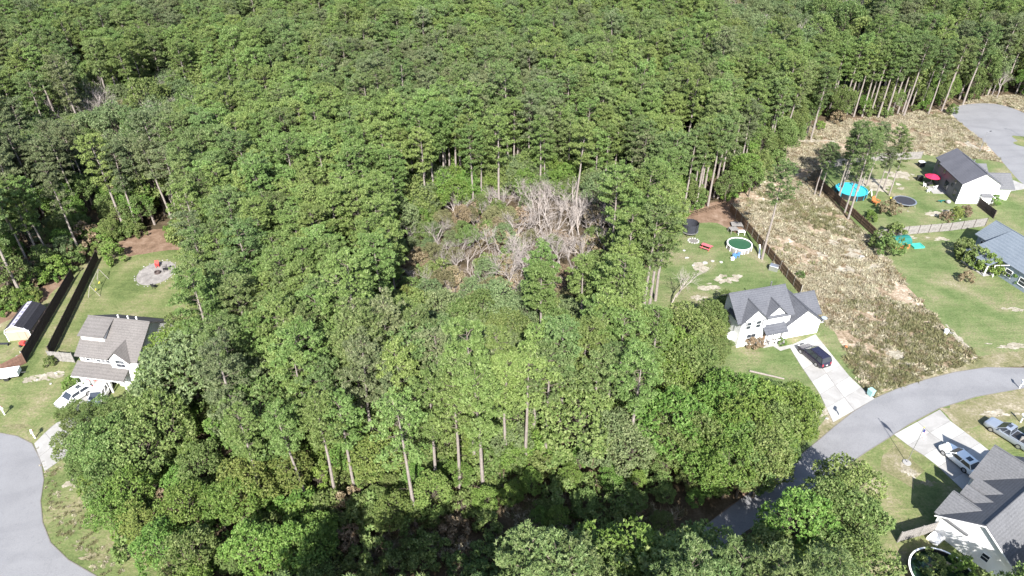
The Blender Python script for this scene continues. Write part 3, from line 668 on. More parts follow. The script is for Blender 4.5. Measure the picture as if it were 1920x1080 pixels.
# sub-canopy: lower broadleaf trees between and under the pines, thicker at edges and openings
def patch(x, y): return in_hollow(x, y) or inell(x, y, *GROVE)
for iy in range(int(52 / 4.6), int(270 / 4.6)):
    for ix in range(-44, 45):
        x = ix * 4.6 + rng.uniform(-2, 2); y = iy * 4.6 + rng.uniform(-2, 2)
        if not vis(x, y, 6) or inpoly(x, y, CLEAR_L) or inpoly(x, y, CLEAR_R) or to_px(x, y, 0)[1] > 905: continue
        g_ = in_gap(x, y); e_ = near_poly(x, y, CLEAR_R, 5) or near_poly(x, y, CLEAR_L, 5)
        if g_ and (rng.random() < .25 or patch(x, y)): continue
        s = rng.uniform(.38, .62) if g_ else rng.uniform(.5, .95) if not e_ else rng.uniform(.45, .95)
        if e_ and 1200 < to_px(x, y, 0)[0] < 1560 and y > 110: broads.append([x + rng.uniform(-2, 2), y + rng.uniform(-2, 2), rng.uniform(.6, 1.05), 'leaf_mid' if rng.random() < .6 else 'leaf_bright'])
        if 560 < to_px(x, y, 0)[0] < 1080 and 800 < to_px(x, y, 0)[1] and rng.random() < .45: continue
        broads.append([x, y, s, ['leaf_mid', 'leaf_bright', 'leaf_dull'][int(rng.choice(3, p=[.55, .25, .2]))]])
        if (g_ or e_) and rng.random() < .8: shrubs.append([x + rng.uniform(-2, 2), y + rng.uniform(-2, 2), rng.uniform(.8, 1.7), 'leaf_mid' if rng.random() < .6 else 'leaf_bright'])
shrubs = [t for t in shrubs if not inpoly(t[0], t[1], CLEAR_R) or rng.random() < .5]
# crowns must not hang over what lies open: drop trees whose crown would stand in these clearings' air
OPEN = [[(1285, 404), (1380, 392), (1505, 548), (1380, 560), (1340, 560), (1300, 590), (1222, 580), (1215, 490), (1262, 455)], [(1375, 560), (1540, 600), (1600, 760), (1540, 760), (1510, 705), (1375, 700), (1362, 640)],
        [(60, 570), (140, 505), (235, 445), (322, 460), (322, 560), (290, 598), (244, 640), (240, 700), (205, 740), (110, 772), (0, 780), (0, 600)], [(1640, 860), (1700, 800), (1920, 720), (1920, 1080), (1700, 1080), (1680, 1010), (1668, 900)]]
def hides(t, hs):
    for z in hs:
        for dx in (-1.7, 0, 1.7):
            a, b = to_px(t[0] + dx, t[1], z)
            if any(inpoly(a, b, P) for P in OPEN): return True
    return False
LOW = [[(755, 410), (860, 390), (905, 350), (1010, 352), (1080, 395), (1175, 398), (1160, 460), (1065, 500), (1035, 560), (890, 545), (760, 575)], [(1350, -40), (1660, -40), (1630, 75), (1560, 80), (1480, 50), (1370, 62)], [(-40, 222), (90, 190), (220, 140), (350, 128), (425, 150), (330, 200), (150, 232)]]
def over_low(t):
    return any(inpoly(*to_px(t[0] + dx, t[1], z), P) for P in LOW for z in (12.5 * t[2], 17 * t[2]) for dx in (-1.2, 1.2))
cut = [t for t in pines if len(t) < 5 and over_low(t)]
pines = [t for t in pines if len(t) > 4 or not over_low(t)]
for t in cut:
    a_, b_ = to_px(t[0], t[1], 8)
    if b_ < 330:
        if rng.random() < .5: bares.append([t[0], t[1], rng.uniform(.9, 1.3), 0])
        else: broads.append([t[0], t[1], rng.uniform(.7, 1.0), 'leaf_dull' if rng.random() < .6 else 'leaf_olive'])
    elif rng.random() < .6: broads.append([t[0], t[1], rng.uniform(.5, .8), 'leaf_dull' if rng.random() < .5 else 'leaf_mid'])
pines = [t for t in pines if len(t) > 4 or not hides(t, (13 * t[2], 18 * t[2]))]
broads = [t for t in broads if not hides(t, (4 * t[2], 9 * t[2]))]
shrubs = [t for t in shrubs if not hides(t, (1.5,))]
for q, s in (((196, 782, 4), .5), ((134, 788, 3), .42), ((160, 790, 3), .42), ((222, 760, 4), .45)): c = at(*q); broads.append([c.x, c.y, s, 'leaf_mid'])
for q, s in (((1353, 572, 3), .42), ((1346, 596, 3), .5), ((1338, 622, 4), .6), ((1360, 556, 2), .32), ((1352, 648, 3), .45), ((1328, 585, 4), .62), ((1332, 655, 4), .6), ((1356, 612, 2), .3)): c = at(*q); broads.append([c.x, c.y, s, 'leaf_mid'])
for q, s in (((140, 762, 3), .38), ((168, 768, 3), .4), ((192, 757, 3), .42), ((212, 762, 3), .4), ((120, 775, 2), .3)): c = at(*q); broads.append([c.x, c.y, s, 'leaf_mid'])
for q in ((44.5, 34.5), (48, 35.6), (51.5, 36), (55.5, 37), (59, 39)): broads.append([q[0], q[1], .88, 'leaf_mid'])
def dist(t): return math.hypot(t[0], t[1]) 
def placed(name, tr, cr, x, y, sc, yaw, label, group, cat='tree', trunk='trunk', crown='crown'):
    o = empty(name, (x, y, 0), yaw); o.scale = (sc, sc, sc); tag(o, label, cat, group)
    a = link(trunk, tr, o); b = link(crown, cr, o) if cr else None
    return o
def zone(x, y, z=12):
    a, b = to_px(x, y, z)
    if a > 1200 and b < 200: return 'in the far upper right of the forest'
    if a > 1200 and b < 420: return 'behind the white house back yard'
    if a > 1240 and b < 640: return 'at the left side of the white house'
    if a > 1180 and b < 900: return 'on the bend side lawn below the white house' if a > 1380 else 'left of the white house front lawn'
    if a > 1180: return 'south of the curving road'
    if a < 420 and b < 200: return 'in the far upper left of the forest'
    if a < 420 and b < 560: return 'behind the left back yard'
    if a < 480 and b < 800: return 'to the right of the brown roofed house'
    if a < 480: return 'by the dead end street, lower left'
    if b > 880: return 'at the lower frame edge'
    if b > 700: return 'in the lower left centre' if a < 760 else 'in the lower centre'
    if 740 < a and b > 560: return 'in front of the leafless patch'
    if 740 < a and b > 340: return 'around the leafless patch'
    if b > 300:
        c_ = 'just left of the leafless patch' if a > 620 else 'midway from leafless patch to left back yard' if a > 470 else 'to the right of the fire pit yard'
        return c_ + (', upper part' if b < 420 else ', middle part' if b < 560 else ', lower part')
    return 'far behind the leafless patch'
order = sorted(pines, key=dist)
inv = [t for t in order if -40 < to_px(t[0], t[1], 15)[0] < 1960 and -40 < to_px(t[0], t[1], 17)[1] < 1110]
single = set(id(t) for t in inv[:255]) | set(id(t) for t in pines if len(t) > 4)
cn = {'leaf_olive': 'olive', 'pine_bright': 'bright green', 'pine_mid': 'mid green', 'pine_dull': 'dull grey green', 'leaf_bright': 'bright green', 'leaf_mid': 'mid green', 'leaf_dull': 'pale dull green', 'leaf_yellow': 'yellowing', 'leaf_brown': 'brownish'}
rest = []
for i, t in enumerate(order):
    ps = PR[('pine', t[3])]
    j = int(rng.integers(0, len(ps)))
    if id(t) in single:
        tr, cr = ps[j]; gname = 'pines ' + zone(t[0], t[1])
        placed('pine_tree', tr, cr, t[0], t[1], t[2], rng.uniform(0, 360), 'tall pine, %s needles, %s' % (cn[t[3]], zone(t[0], t[1])), gname + ', ' + cn[t[3]])
    else: rest.append((t[0], t[1], t[2], ('pine', t[3]), j))
def do_broad(lst, kind, name, lab, limit, cat):
    lst = sorted(lst, key=dist); n = 0
    for t in lst:
        ps = PR[(kind, t[3])]; j = int(rng.integers(0, len(ps)))
        a, b = to_px(t[0], t[1], 4)
        if n < limit and -30 < a < 1950 and -30 < b < 1150:
            n += 1; tr, cr = ps[j]
            placed(name, tr, cr, t[0], t[1], t[2], rng.uniform(0, 360), lab % (cn[t[3]], zone(t[0], t[1])), cat + 's ' + zone(t[0], t[1]) + ', ' + cn[t[3]], cat, 'trunk' if kind == 'broad' else 'stem', 'crown' if kind == 'broad' else 'foliage')
        else: rest.append((t[0], t[1], t[2], (kind, t[3]), j))
do_broad(broads, 'broad', 'broadleaf_tree', 'broadleaf tree, %s, %s', 230, 'tree')
do_broad(shrubs, 'shrub', 'shrub', 'low %s shrub %s', 170, 'shrub')
bares = [t for t in sorted(bares, key=dist) if vis(t[0], t[1], 5, 10)]
for t in bares[:270]:
    me = BARE[int(rng.integers(0, len(BARE)))]; o = link('bare_tree', me, None, (t[0], t[1], 0), rng.uniform(0, 360)); o.scale = (t[2],) * 3
    z = zone(t[0], t[1], 5); tag(o, 'leafless grey forking tree ' + z, 'tree', 'bare trees ' + z)
c = at(1258, 572); o = link('bare_tree', BARE[2], None, (c.x, c.y, 0), 40); o.scale = (.95,) * 3; tag(o, 'lone leafless tree with pale spreading branches at the corner of the white house back yard', 'tree')

# the rest of the forest as one mass of instanced trees
def scatter(name, items, protos, label, zrot=True):
    """items: (x, y, scale, proto index); protos: list of meshes (as objects outside the scene)"""
    me = bpy.data.meshes.new(name + '_points'); n = len(items)
    me.vertices.add(n); me.vertices.foreach_set('co', np.array([(i[0], i[1], i[4] if len(i) > 4 else 0) for i in items], dtype=np.float32).ravel())
    a = me.attributes.new('pick', 'INT', 'POINT'); a.data.foreach_set('value', np.array([i[3] for i in items], dtype=np.int32))
    a = me.attributes.new('size', 'FLOAT', 'POINT'); a.data.foreach_set('value', np.array([i[2] for i in items], dtype=np.float32))
    a = me.attributes.new('turn', 'FLOAT_VECTOR', 'POINT'); a.data.foreach_set('vector', np.array([(0, 0, rng.uniform(0, 6.28)) for _ in items], dtype=np.float32).ravel())
    o = link(name, me); tag(o, label, None, None, 'stuff')
    ng = bpy.data.node_groups.new(name, 'GeometryNodeTree')
    ng.interface.new_socket('Geometry', in_out='INPUT', socket_type='NodeSocketGeometry'); ng.interface.new_socket('Geometry', in_out='OUTPUT', socket_type='NodeSocketGeometry')
    N, L = ng.nodes, ng.links
    gi, go = N.new('NodeGroupInput'), N.new('NodeGroupOutput'); iop = N.new('GeometryNodeInstanceOnPoints')
    g2i = N.new('GeometryNodeGeometryToInstance')
    for p in reversed(protos):
        oi = N.new('GeometryNodeObjectInfo'); oi.inputs['Object'].default_value = p; L.new(oi.outputs['Geometry'], g2i.inputs[0])
    def attr(nm, ty):
        k = N.new('GeometryNodeInputNamedAttribute'); k.data_type = ty; k.inputs['Name'].default_value = nm; return k.outputs['Attribute']
    L.new(gi.outputs[0], iop.inputs['Points']); L.new(g2i.outputs[0], iop.inputs['Instance']); iop.inputs['Pick Instance'].default_value = True
    L.new(attr('pick', 'INT'), iop.inputs['Instance Index']); L.new(attr('size', 'FLOAT'), iop.inputs['Scale'])
    e2r = N.new('FunctionNodeEulerToRotation'); L.new(attr('turn', 'FLOAT_VECTOR'), e2r.inputs[0]); L.new(e2r.outputs[0], iop.inputs['Rotation'])
    L.new(iop.outputs[0], go.inputs[0])
    md = o.modifiers.new('scatter', 'NODES'); md.node_group = ng
    return o
def joined(tr, cr, name):
    """one mesh out of trunk and crown, for the mass"""
    bm = bmesh.new(); bm.from_mesh(tr); nt_ = len(bm.faces); bm.from_mesh(cr)
    bm.faces.ensure_lookup_table()
    for f in bm.faces[nt_:]: f.material_index = 2
    me = bpy.data.meshes.new(name); bm.to_mesh(me); bm.free()
    for m in (tr.materials[0], M['bark'], cr.materials[0]): me.materials.append(m)
    return me
def mass(name, sel, label):
    keys = sorted(set((r[3], r[4]) for r in sel)); idx = {k: i for i, k in enumerate(keys)}
    ob = [bpy.data.objects.new('tree_model', joined(*PR[k[0]][k[1]], 'tree_model')) for k in keys]
    scatter(name, [(r[0], r[1], r[2], idx[(r[3], r[4])]) for r in sel], ob, label)
mass('forest', [r for r in rest if r[3][0] != 'shrub'], 'dense pine forest running on to the upper edge, seen from above')
print('TREES', len(pines), len(broads), len(shrubs), len(bares), 'mass', len(rest))
if len(bares) > 270: scatter('bare_trees', [(t[0], t[1], t[2], int(rng.integers(0, 5))) for t in bares[270:]], [bpy.data.objects.new('tree_model', m) for m in BARE], 'leafless grey trees among the farthest part of the forest')
sr = [r for r in rest if r[3][0] == 'shrub']
if sr: mass('undergrowth', sr, 'low bushes under and between the forest trees')

# scrub on the empty lot: tussocks of dry grass and weeds
def tussock(seed, r, h, mat, n=26):
    g = np.random.default_rng(seed); C = np.stack([g.uniform(-r, r, n), g.uniform(-r, r, n), np.full(n, .02)], 1)
    D = unit(np.stack([C[:, 0] * .9, C[:, 1] * .9, np.full(n, r)], 1)); V, t = tufts(C, D, 3, h, h * .16, .35, g)
    V[:, 2] = np.maximum(V[:, 2], .0); return tris_mesh('tussock_model', V, t, M[mat])
TP = [bpy.data.objects.new('tussock_model', tussock(80 + i, .5, .40, m)) for i, m in enumerate(['leaf_brown', 'leaf_tan', 'leaf_tan', 'leaf_olive', 'leaf_olive'])]
items = []
xs = [p[0] for p in SCRUB]; ys = [p[1] for p in SCRUB]
sandc = [(at(s[0], s[1]), abs(at(s[0] + s[2], s[1]).x - at(s[0], s[1]).x) * 1.0, abs(at(s[0], s[1] - s[3]).y - at(s[0], s[1]).y) * 1.0) for s in SANDS]
while len(items) < 11500:
    x, y = rng.uniform(min(xs), max(xs)), rng.uniform(min(ys), max(ys))
    if not inpoly(x, y, SCRUB) or near_poly(x, y, CUL, .5) or near_poly(x, y, ROAD, .5) or inpoly(x, y, LAWN_R): continue
    d = wave(x, y, 5, 1) + .6 * wave(x, y, 1.9, 3)
    if d < -.75 + rng.normal(0, .3): continue
    if any(inell(x, y, c_, a_ * .95, b_ * .95) for c_, a_, b_ in sandc): continue
    k = wave(x, y, 9, 4) + rng.normal(0, .6)
    low = to_px(x, y, 0)[1] > 560
    items.append((x, y, rng.uniform(.4, 1.25), int(rng.integers(3, 5)) if k > (.25 if low else .9) else (2 if not low and rng.random() < .5 else int(rng.integers(0, 3)))))
scatter('dry_grass', items, TP, 'brown and olive tussocks covering the empty lot between the fences')
def strip_weeds(name, P, n, objs, label, smin=.3, smax=.9):
    it = []; xs = [p[0] for p in P]; ys = [p[1] for p in P]; k = 0
    while len(it) < n and k < n * 30:
        k += 1; x, y = rng.uniform(min(xs), max(xs)), rng.uniform(min(ys), max(ys))
        if inpoly(x, y, P) and wave(x, y, 2.2, 3) > -.3: it.append((x, y, rng.uniform(smin, smax), int(rng.integers(0, len(objs)))))
    scatter(name, it, objs, label)
strip_weeds('weeds', G((70, 835), (150, 860), (170, 940), (240, 1020), (340, 1100), (200, 1085), (100, 1010), (84, 930)), 160, [TP[3], TP[4], TP[2]], 'patchy weeds between the dead end street and the trees', .2, .5)
strip_weeds('forest_litter', G((500, 1090), (560, 900), (1000, 860), (1280, 960), (1180, 1090)), 1500, [TP[0], TP[4], TP[2]], 'weeds and dead leaves on the shaded forest floor', .5, 1.3)
# ------------------------------------------------------------------ houses
def gable_x(mb, x0, x1, yc, half, ze, zr, ov=.35, rk=.3, t=.14, back=True, halfb=None):
    """gable roof whose ridge runs along x at y = yc; half = distance wall to ridge; ze = height at the wall line"""
    s = (zr - ze) / half
    hb = half if halfb is None else halfb
    yf, zf = yc - half - ov, ze - s * ov; yb, zb = yc + hb + ov, zr - s * (hb + ov)
    mb.slab([(x0 - rk, yf, zf), (x1 + rk, yf, zf), (x1 + rk, yc, zr), (x0 - rk, yc, zr)], t)
    if back: mb.slab([(x0 - rk, yc, zr), (x1 + rk, yc, zr), (x1 + rk, yb, zb), (x0 - rk, yb, zb)], t)
def gable_y(mb, y0, y1, xc, half, ze, zr, ov=.3, rk=.3, t=.14):
    """gable roof whose ridge runs along y at x = xc"""
    s = (zr - ze) / half; xa, xb, zo = xc - half - ov, xc + half + ov, ze - s * ov
    mb.slab([(xa, y0 - rk, zo), (xc, y0 - rk, zr), (xc, y1, zr), (xa, y1, zo)], t)
    mb.slab([(xc, y0 - rk, zr), (xb, y0 - rk, zo), (xb, y1, zo), (xc, y1, zr)], t)
def ridge_caps(parent, segs, mat, name='ridge_cap'):
    for a, b in segs:
        MB().tube((a[0], a[1], a[2] + .0), (b[0], b[1], b[2] + .0), .09, n=6).build(name, mat, parent)
def wall_x(mb, x0, x1, yc, half, ze, zr, t=.15, z0=0, hb=None):
    """solid walls under gable_x: pentagon cross-section run along x"""
    hb = half if hb is None else hb; s = (zr - ze) / half; e = ze - t - .01; r = zr - t - .01; zb = zr - s * hb - t - .01
    P = [(yc - half, z0), (yc + hb, z0), (yc + hb, zb), (yc, r), (yc - half, e)]
    n = 5; mb.add([(x0, y, z) for y, z in P] + [(x1, y, z) for y, z in P], [tuple(range(n - 1, -1, -1)), tuple(range(n, 2 * n))] + [(i, (i + 1) % n, (i + 1) % n + n, i + n) for i in range(n)])
def wall_y(mb, y0, y1, xc, half, ze, zr, t=.15, z0=0):
    e = ze - t - .01; r = zr - t - .01; P = [(xc - half, z0), (xc + half, z0), (xc + half, e), (xc, r), (xc - half, e)]
    n = 5; mb.add([(x, y0, z) for x, z in P] + [(x, y1, z) for x, z in P], [tuple(range(n)), tuple(range(2 * n - 1, n - 1, -1))] + [(i, i + n, (i + 1) % n + n, (i + 1) % n) for i in range(n)])
def window(parent, c, wd, ht, face='-y', shutters=False, frame=None, lights=1, name='window'):
    """frame, panes and shutters on a wall; c = centre on the wall surface"""
    x, y, z = c; f = frame or M['white']
    ax = {'-y': (1, 0), '+y': (-1, 0), '-x': (0, -1), '+x': (0, 1)}[face]; nn = {'-y': (0, -1), '+y': (0, 1), '-x': (-1, 0), '+x': (1, 0)}[face]
    def b(mb, u0, u1, z0, z1, d0, d1):
        p = [x + ax[0] * u0 + nn[0] * d0, y + ax[1] * u0 + nn[1] * d0]; q = [x + ax[0] * u1 + nn[0] * d1, y + ax[1] * u1 + nn[1] * d1]
        mb.box((min(p[0], q[0]), min(p[1], q[1]), z0), (max(p[0], q[0]), max(p[1], q[1]), z1))
    mb = MB(); h = ht / 2; w_ = wd / 2
    b(mb, -w_ - .08, -w_, z - h - .08, z + h + .08, 0, .06); b(mb, w_, w_ + .08, z - h - .08, z + h + .08, 0, .06)
    b(mb, -w_, w_, z + h, z + h + .08, 0, .06); b(mb, -w_, w_, z - h - .08, z - h, 0, .09); b(mb, -w_, w_, z - .02, z + .02, .0, .05)
    fr = mb.build(name, f, parent)
    for k in range(lights):
        m2 = MB(); a0 = -w_ + wd * k / lights + (.02 if k else 0); a1 = -w_ + wd * (k + 1) / lights - (.02 if k < lights - 1 else 0)
        b(m2, a0, a1, z - h, z + h, .002, .03); m2.build('pane', M['glass'], fr)
    if shutters:
        for s in (-1, 1):
            m3 = MB(); u = s * (w_ + .27); b(m3, u - .17, u + .17, z - h, z + h, .0, .05); m3.build('shutter', M['shutter'], parent)

M['roof_glint'] = plain('pale_roof_glint', (.30, .29, .37), .5)  # sun glint on the black shed roof, put into the colour
# --- white two storey house with the black car
o = at(1381, 646); WHX = empty('house', (33.6, 79.0, 0), 15, 'white two storey house with slate roof, three front gables and a garage, black car outside', 'house')
S = M['shingle_slate']; mb = MB()
gable_x(mb, -.5, 8.4, 3.3, 3.3, 4.9, 7.6, ov=.35, halfb=1.5)
mb.cur = 0
mb.build('roof', S, WHX)
mb = MB(); gable_y(mb, -.35, 3.3, 2.0, 2.15, 4.75, 6.85, ov=.25); mb.build('front_gable_roof', S, WHX)
mb = MB(); gable_y(mb, -.1, 2.6, 5.7, 1.5, 5.15, 6.6, ov=.25); mb.build('middle_gable_roof', S, WHX)
mb = MB(); mb.slab([(3.7, -1.45, 2.45), (7.5, -1.45, 2.45), (7.5, .15, 3.35), (3.7, .15, 3.35)], .13); mb.build('porch_roof', S, WHX)
mb = MB(); gable_y(mb, -.35, 5.6, 10.7, 3.15, 2.6, 5.15, ov=.35); mb.build('garage_roof', S, WHX)
mb = MB(); gable_x(mb, 10.8, 14.6, 3.9, 2.6, 2.75, 4.85, ov=.3); mb.build('rear_wing_roof', S, WHX)
ridge_caps(WHX, [((-.8, 3.3, 7.6), (8.7, 3.3, 7.6)), ((2, -.6, 6.85), (2, 2.4, 6.85)), ((5.7, -.35, 6.6), (5.7, 2.0, 6.6)), ((10.7, -.6, 5.15), (10.7, 5.5, 5.15)), ((10.9, 3.9, 4.85), (14.9, 3.9, 4.85))], S)
mb = MB(); wall_x(mb, .05, 8.35, 3.3, 3.25, 4.9, 7.6, hb=1.45); wall_y(mb, -.3, 1.2, 2.0, 2.05, 4.75, 6.85); wall_y(mb, -.05, 1.2, 5.7, 1.4, 5.15, 6.6, z0=3.0)
wall_y(mb, -.3, 5.5, 10.7, 3.05, 2.6, 5.15); wall_x(mb, 10.9, 14.4, 3.9, 2.5, 2.75, 4.85)
mb.build('wall', M['siding_white'], WHX)
for u in (1.15, 2.75): window(WHX, (u, -.3, 3.9), .75, 1.25, '-y', False)
for u in (.62, 3.3): bx('shutter', (u - .02, -.36, 3.3), (u + .26, -.301, 4.55), M['shutter'], WHX)
window(WHX, (2.0, -.3, 1.5), 1.5, 1.4, '-y', False, lights=2); window(WHX, (5.7, -.05, 4.6), 1.1, .6, '-y', False, lights=2)
window(WHX, (5.9, .05, 1.5), .8, 1.3, '-y', True)
for u in (3.9, 4.9, 5.95, 7.3): bx('porch_post', (u - .07, -1.32, .12), (u + .07, -1.18, 2.35), M['white'], WHX)
bx('porch_floor', (3.75, -1.45, 0), (7.5, .04, .14), M['concrete'], WHX); bx('porch_rail', (5.0, -1.28, .8), (7.25, -1.22, .9), M['white'], WHX)
dr = bx('front_door', (4.35, -.02, .15), (5.25, .045, 2.25), M['wood_brown'], WHX); bx('handle', (5.1, -.07, 1.1), (5.16, -.021, 1.25), M['metal'], dr)
gd = bx('garage_door', (8.35, -.345, .05), (13.05, -.301, 2.25), M['white'], WHX)
for k in range(4): bx('door_panel', (8.4, -.37, .1 + k * .54), (13.0, -.346, .1 + k * .54 + .5), M['siding_white'], gd)
bx('eave_board', (7.5, -.72, 2.28), (13.9, -.66, 2.36), M['white'], WHX); bx('gutter', (-.3, -.42 + .0, 4.44), (-.02, -.38, 4.6), M['white'], WHX)
for u in (1.0, 2.6): bx('gable_vent', (u - .0 + .2, -.33, 5.6), (u + .35, -.301, 5.95), M['shutter'], WHX)
bx('chimney_flue', (7.2, 4.6, 6.6), (7.35, 4.75, 7.4), M['metal'], WHX)
bx('wall_lamp', (7.72, -.38, 2.0), (7.86, -.301, 2.25), M['dark'], WHX)

# --- brown roofed house on the left
AH = empty('house', (-59.6, 71.5, 0), -9, 'white house with brown shingle roof and long dormer, half hidden by tree crowns', 'house')
S = M['shingle_brown']; mb = MB(); gable_x(mb, 0, 8.8, 4.4, 4.4, 5.1, 8.2, ov=.35); mb.build('roof', S, AH)
mb = MB(); mb.slab([(-.2, 1.35, 7.05), (3.7, 1.35, 7.05), (3.7, 4.2, 8.18), (-.2, 4.2, 8.18)], .12); mb.build('dormer_roof', S, AH)
mb = MB(); mb.slab([(.0, 1.6, 5.9), (3.5, 1.6, 5.9), (3.5, 4.1, 5.9), (.0, 4.1, 5.9)], .1); mb.v = []; mb.f = []; mb.mi = []
mb.add([(x, y, z) for x in (.05, 3.5) for y, z in ((1.6, 6.0), (4.0, 7.6), (4.0, 7.95), (1.6, 7.0))], [(0, 1, 2, 3), (7, 6, 5, 4), (0, 3, 7, 4), (3, 2, 6, 7), (0, 4, 5, 1), (1, 5, 6, 2)])
mb.build('dormer_wall', M['siding_white'], AH)
for u in (1.15, 1.8, 2.45): window(AH, (u, 1.6, 6.72), .42, .3, '-y')
mb = MB(); mb.slab([(-.5, -1.95, 2.65), (7.4, -1.95, 2.65), (7.4, .05, 3.65), (-.5, .05, 3.65)], .14); mb.build('porch_roof', S, AH)
mb = MB(); gable_y(mb, -.4, 4.0, 6.4, 1.5, 5.1, 6.6, ov=.25); mb.build('bay_roof', S, AH)
mb = MB(); wall_x(mb, .05, 8.7, 4.4, 4.35, 5.1, 8.2); wall_y(mb, -.35, 1.0, 6.4, 1.4, 5.1, 6.6); mb.build('wall', M['siding_white'], AH)
for u in (1.3, 2.9, 4.3): window(AH, (u, .05, 4.25), .6, .85, '-y', True)
window(AH, (6.5, -.35, 4.3), 1.3, 1.2, '-y', False, lights=2)
for u in (-.3, 2.3, 4.8, 7.2): bx('porch_post', (u - .09, -1.8, 0), (u + .09, -1.62, 2.6), M['white'], AH)
bx('garage_front', (-.1, -1.3, 0), (1.2, .04, 2.6), M['siding_white'], AH); bx('eave_board', (-.5, -2.0, 2.40), (7.4, -1.955, 2.52), M['white'], AH)
bx('front_door', (3.3, -.03, .1), (4.2, .045, 2.2), M['dark'], AH); bx('bunting', (1.3, -1.78, 1.9), (2.1, -1.74, 2.35), M['pink'], AH, label='red and white flag bunting'); bx('bunting', (2.7, -1.78, 1.9), (3.7, -1.74, 2.35), M['red'], AH, label='red flag bunting')
ridge_caps(AH, [((-.3, 4.4, 8.2), (9.1, 4.4, 8.2))], S)
for u in (3.5, 5.0, 6.3): bx('roof_vent', (u, 5.2, 7.5), (u + .15, 5.35, 8.1), M['white'], AH)
bx('rear_gutter', (3.5, 9.1, 4.66), (8.4, 9.2, 4.8), M['white'], AH)

# --- dark sided house with the white gable
BH = empty('house', (90.8, 124.5, 0), -3, 'house with white gable end and dark shaded side, charcoal roof, pink umbrella beside it', 'house')
S = M['shingle_dark']; mb = MB(); gable_y(mb, 0, 9.8, 3.7, 3.7, 4.6, 6.8, ov=.35); mb.build('roof', S, BH)
mb = MB(); gable_y(mb, 9.85, 13.2, 4.2, 3.4, 4.4, 6.5, ov=.3, rk=-.02); mb.build('rear_roof', S, BH)
mb = MB(); gable_x(mb, 7.2, 11.4, 4.8, 2.9, 2.9, 4.7, ov=.3); mb.build('garage_roof', M['shingle_grey'], BH)
mb = MB(); gable_x(mb, 7.3, 9.6, 10.6, 1.8, 3.0, 4.2, ov=.3); mb.build('entry_roof', M['shingle_grey'], BH)
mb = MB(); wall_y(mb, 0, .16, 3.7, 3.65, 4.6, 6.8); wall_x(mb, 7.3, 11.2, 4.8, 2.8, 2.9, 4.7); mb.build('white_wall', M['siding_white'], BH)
mb = MB(); wall_y(mb, .17, 9.8, 3.7, 3.65, 4.6, 6.8); wall_y(mb, 9.81, 13.1, 4.2, 3.3, 4.4, 6.5); wall_x(mb, 7.4, 9.4, 10.6, 1.7, 3.0, 4.2); mb.build('side_wall', M['siding_shaded'], BH)  # walls away from the sun painted darker than the lit gable
for y_, z_, w_, h_ in ((1.6, 1.6, 1.2, 1.5), (3.4, 2.6, .6, .7), (5.2, 1.5, 1.6, 2.0), (2.6, 3.6, .7, .8), (7.5, 3.5, .8, 1.0), (8.6, 1.5, .9, 1.1)): window(BH, (.05, y_, z_), w_, h_, '-x', frame=M['siding_shaded'])
window(BH, (.9, 11.6, 3.3), .8, 1.0, '-x', frame=M['siding_shaded'])
bx('utility_bay', (4.3, -.9, 0), (6.1, -.01, 1.9), M['siding_white'], BH); mb = MB(); mb.slab([(4.15, -1.05, 2.0), (6.25, -1.05, 2.0), (6.25, 0, 2.35), (4.15, 0, 2.35)], .08); mb.build('utility_bay_roof', M['shingle_grey'], BH)
bx('patio_slab', (-2.6, 4.2, 0), (0, 7.6, .08), M['concrete'], BH)
ridge_caps(BH, [((3.7, -.3, 6.8), (3.7, 9.8, 6.8)), ((7, 4.8, 4.7), (11.7, 4.8, 4.7))], S)
for y_ in (2.2, 6.8): bx('roof_vent', (4.7, y_, 6.0), (4.85, y_ + .15, 6.65), M['metal'], BH)
bx('corner_trim', (-.03, -.03, 0), (.1, .1, 4.4), M['white'], BH)

# --- blue grey roofed house at the right edge
CH = empty('house', (80.4, 102.5, 0), -75, 'low house with blue grey shingle roof at the right edge, leafy bushes along its wall', 'house')
S = M['shingle_blue']; mb = MB(); gable_x(mb, -3.6, 17, 8.7, 3.2, 2.9, 5.0, ov=.3); mb.build('roof', S, CH)
mb = MB(); mb.slab([(-.3, 3.4, 3.05), (17.3, 3.4, 3.05), (17.3, 5.2, 2.99), (-.3, 5.2, 2.99)], .1); mb.v = []; mb.f = []; mb.mi = []
mb.slab([(-.2, 2.1, 3.0), (17.2, 2.1, 3.0), (17.2, 8.6, 4.96), (-.2, 8.6, 4.96)], .13); mb.build('long_roof', S, CH)
mb = MB(); mb.slab([(-.3, -.4, 2.35), (5.0, -.4, 2.35), (5.0, 2.3, 3.12), (-.3, 2.3, 3.12)], .12); mb.build('porch_roof', S, CH)
mb = MB(); wall_x(mb, -3.4, 16.8, 8.7, 3.1, 2.9, 5.0); mb.box((.0, 2.3, 0), (16.8, 5.6, 2.85)); mb.build('wall', M['siding_blue'], CH)
for u in (.0, 2.4, 4.7): bx('porch_post', (u - .08, -.2, 0), (u + .08, -.04, 2.3), M['white'], CH)
bx('porch_floor', (-.2, -.3, 0), (4.9, 2.28, .12), M['concrete'], CH)
for u in (6.8, 9.6, 12.4): window(CH, (u, 2.3, 1.5), 1.2, 1.2, '-y', lights=2)
window(CH, (-2.0, 5.6, 1.5), 1.0, 1.1, '-y'); window(CH, (1.2, 2.3, 1.3), 1.4, 1.9, '-y', lights=2)
window(CH, (-3.4, 8.7, 1.6), 1.2, 1.2, '-x', lights=2)
mb = MB(); gable_y(mb, 9.5, 15.4, 3.6, 3.0, 2.9, 4.6, ov=.3, rk=0); mb.build('garage_roof', S, CH); mb = MB(); wall_y(mb, 9.0, 15.2, 3.6, 2.9, 2.9, 4.6); mb.build('garage_wall', M['siding_blue'], CH)
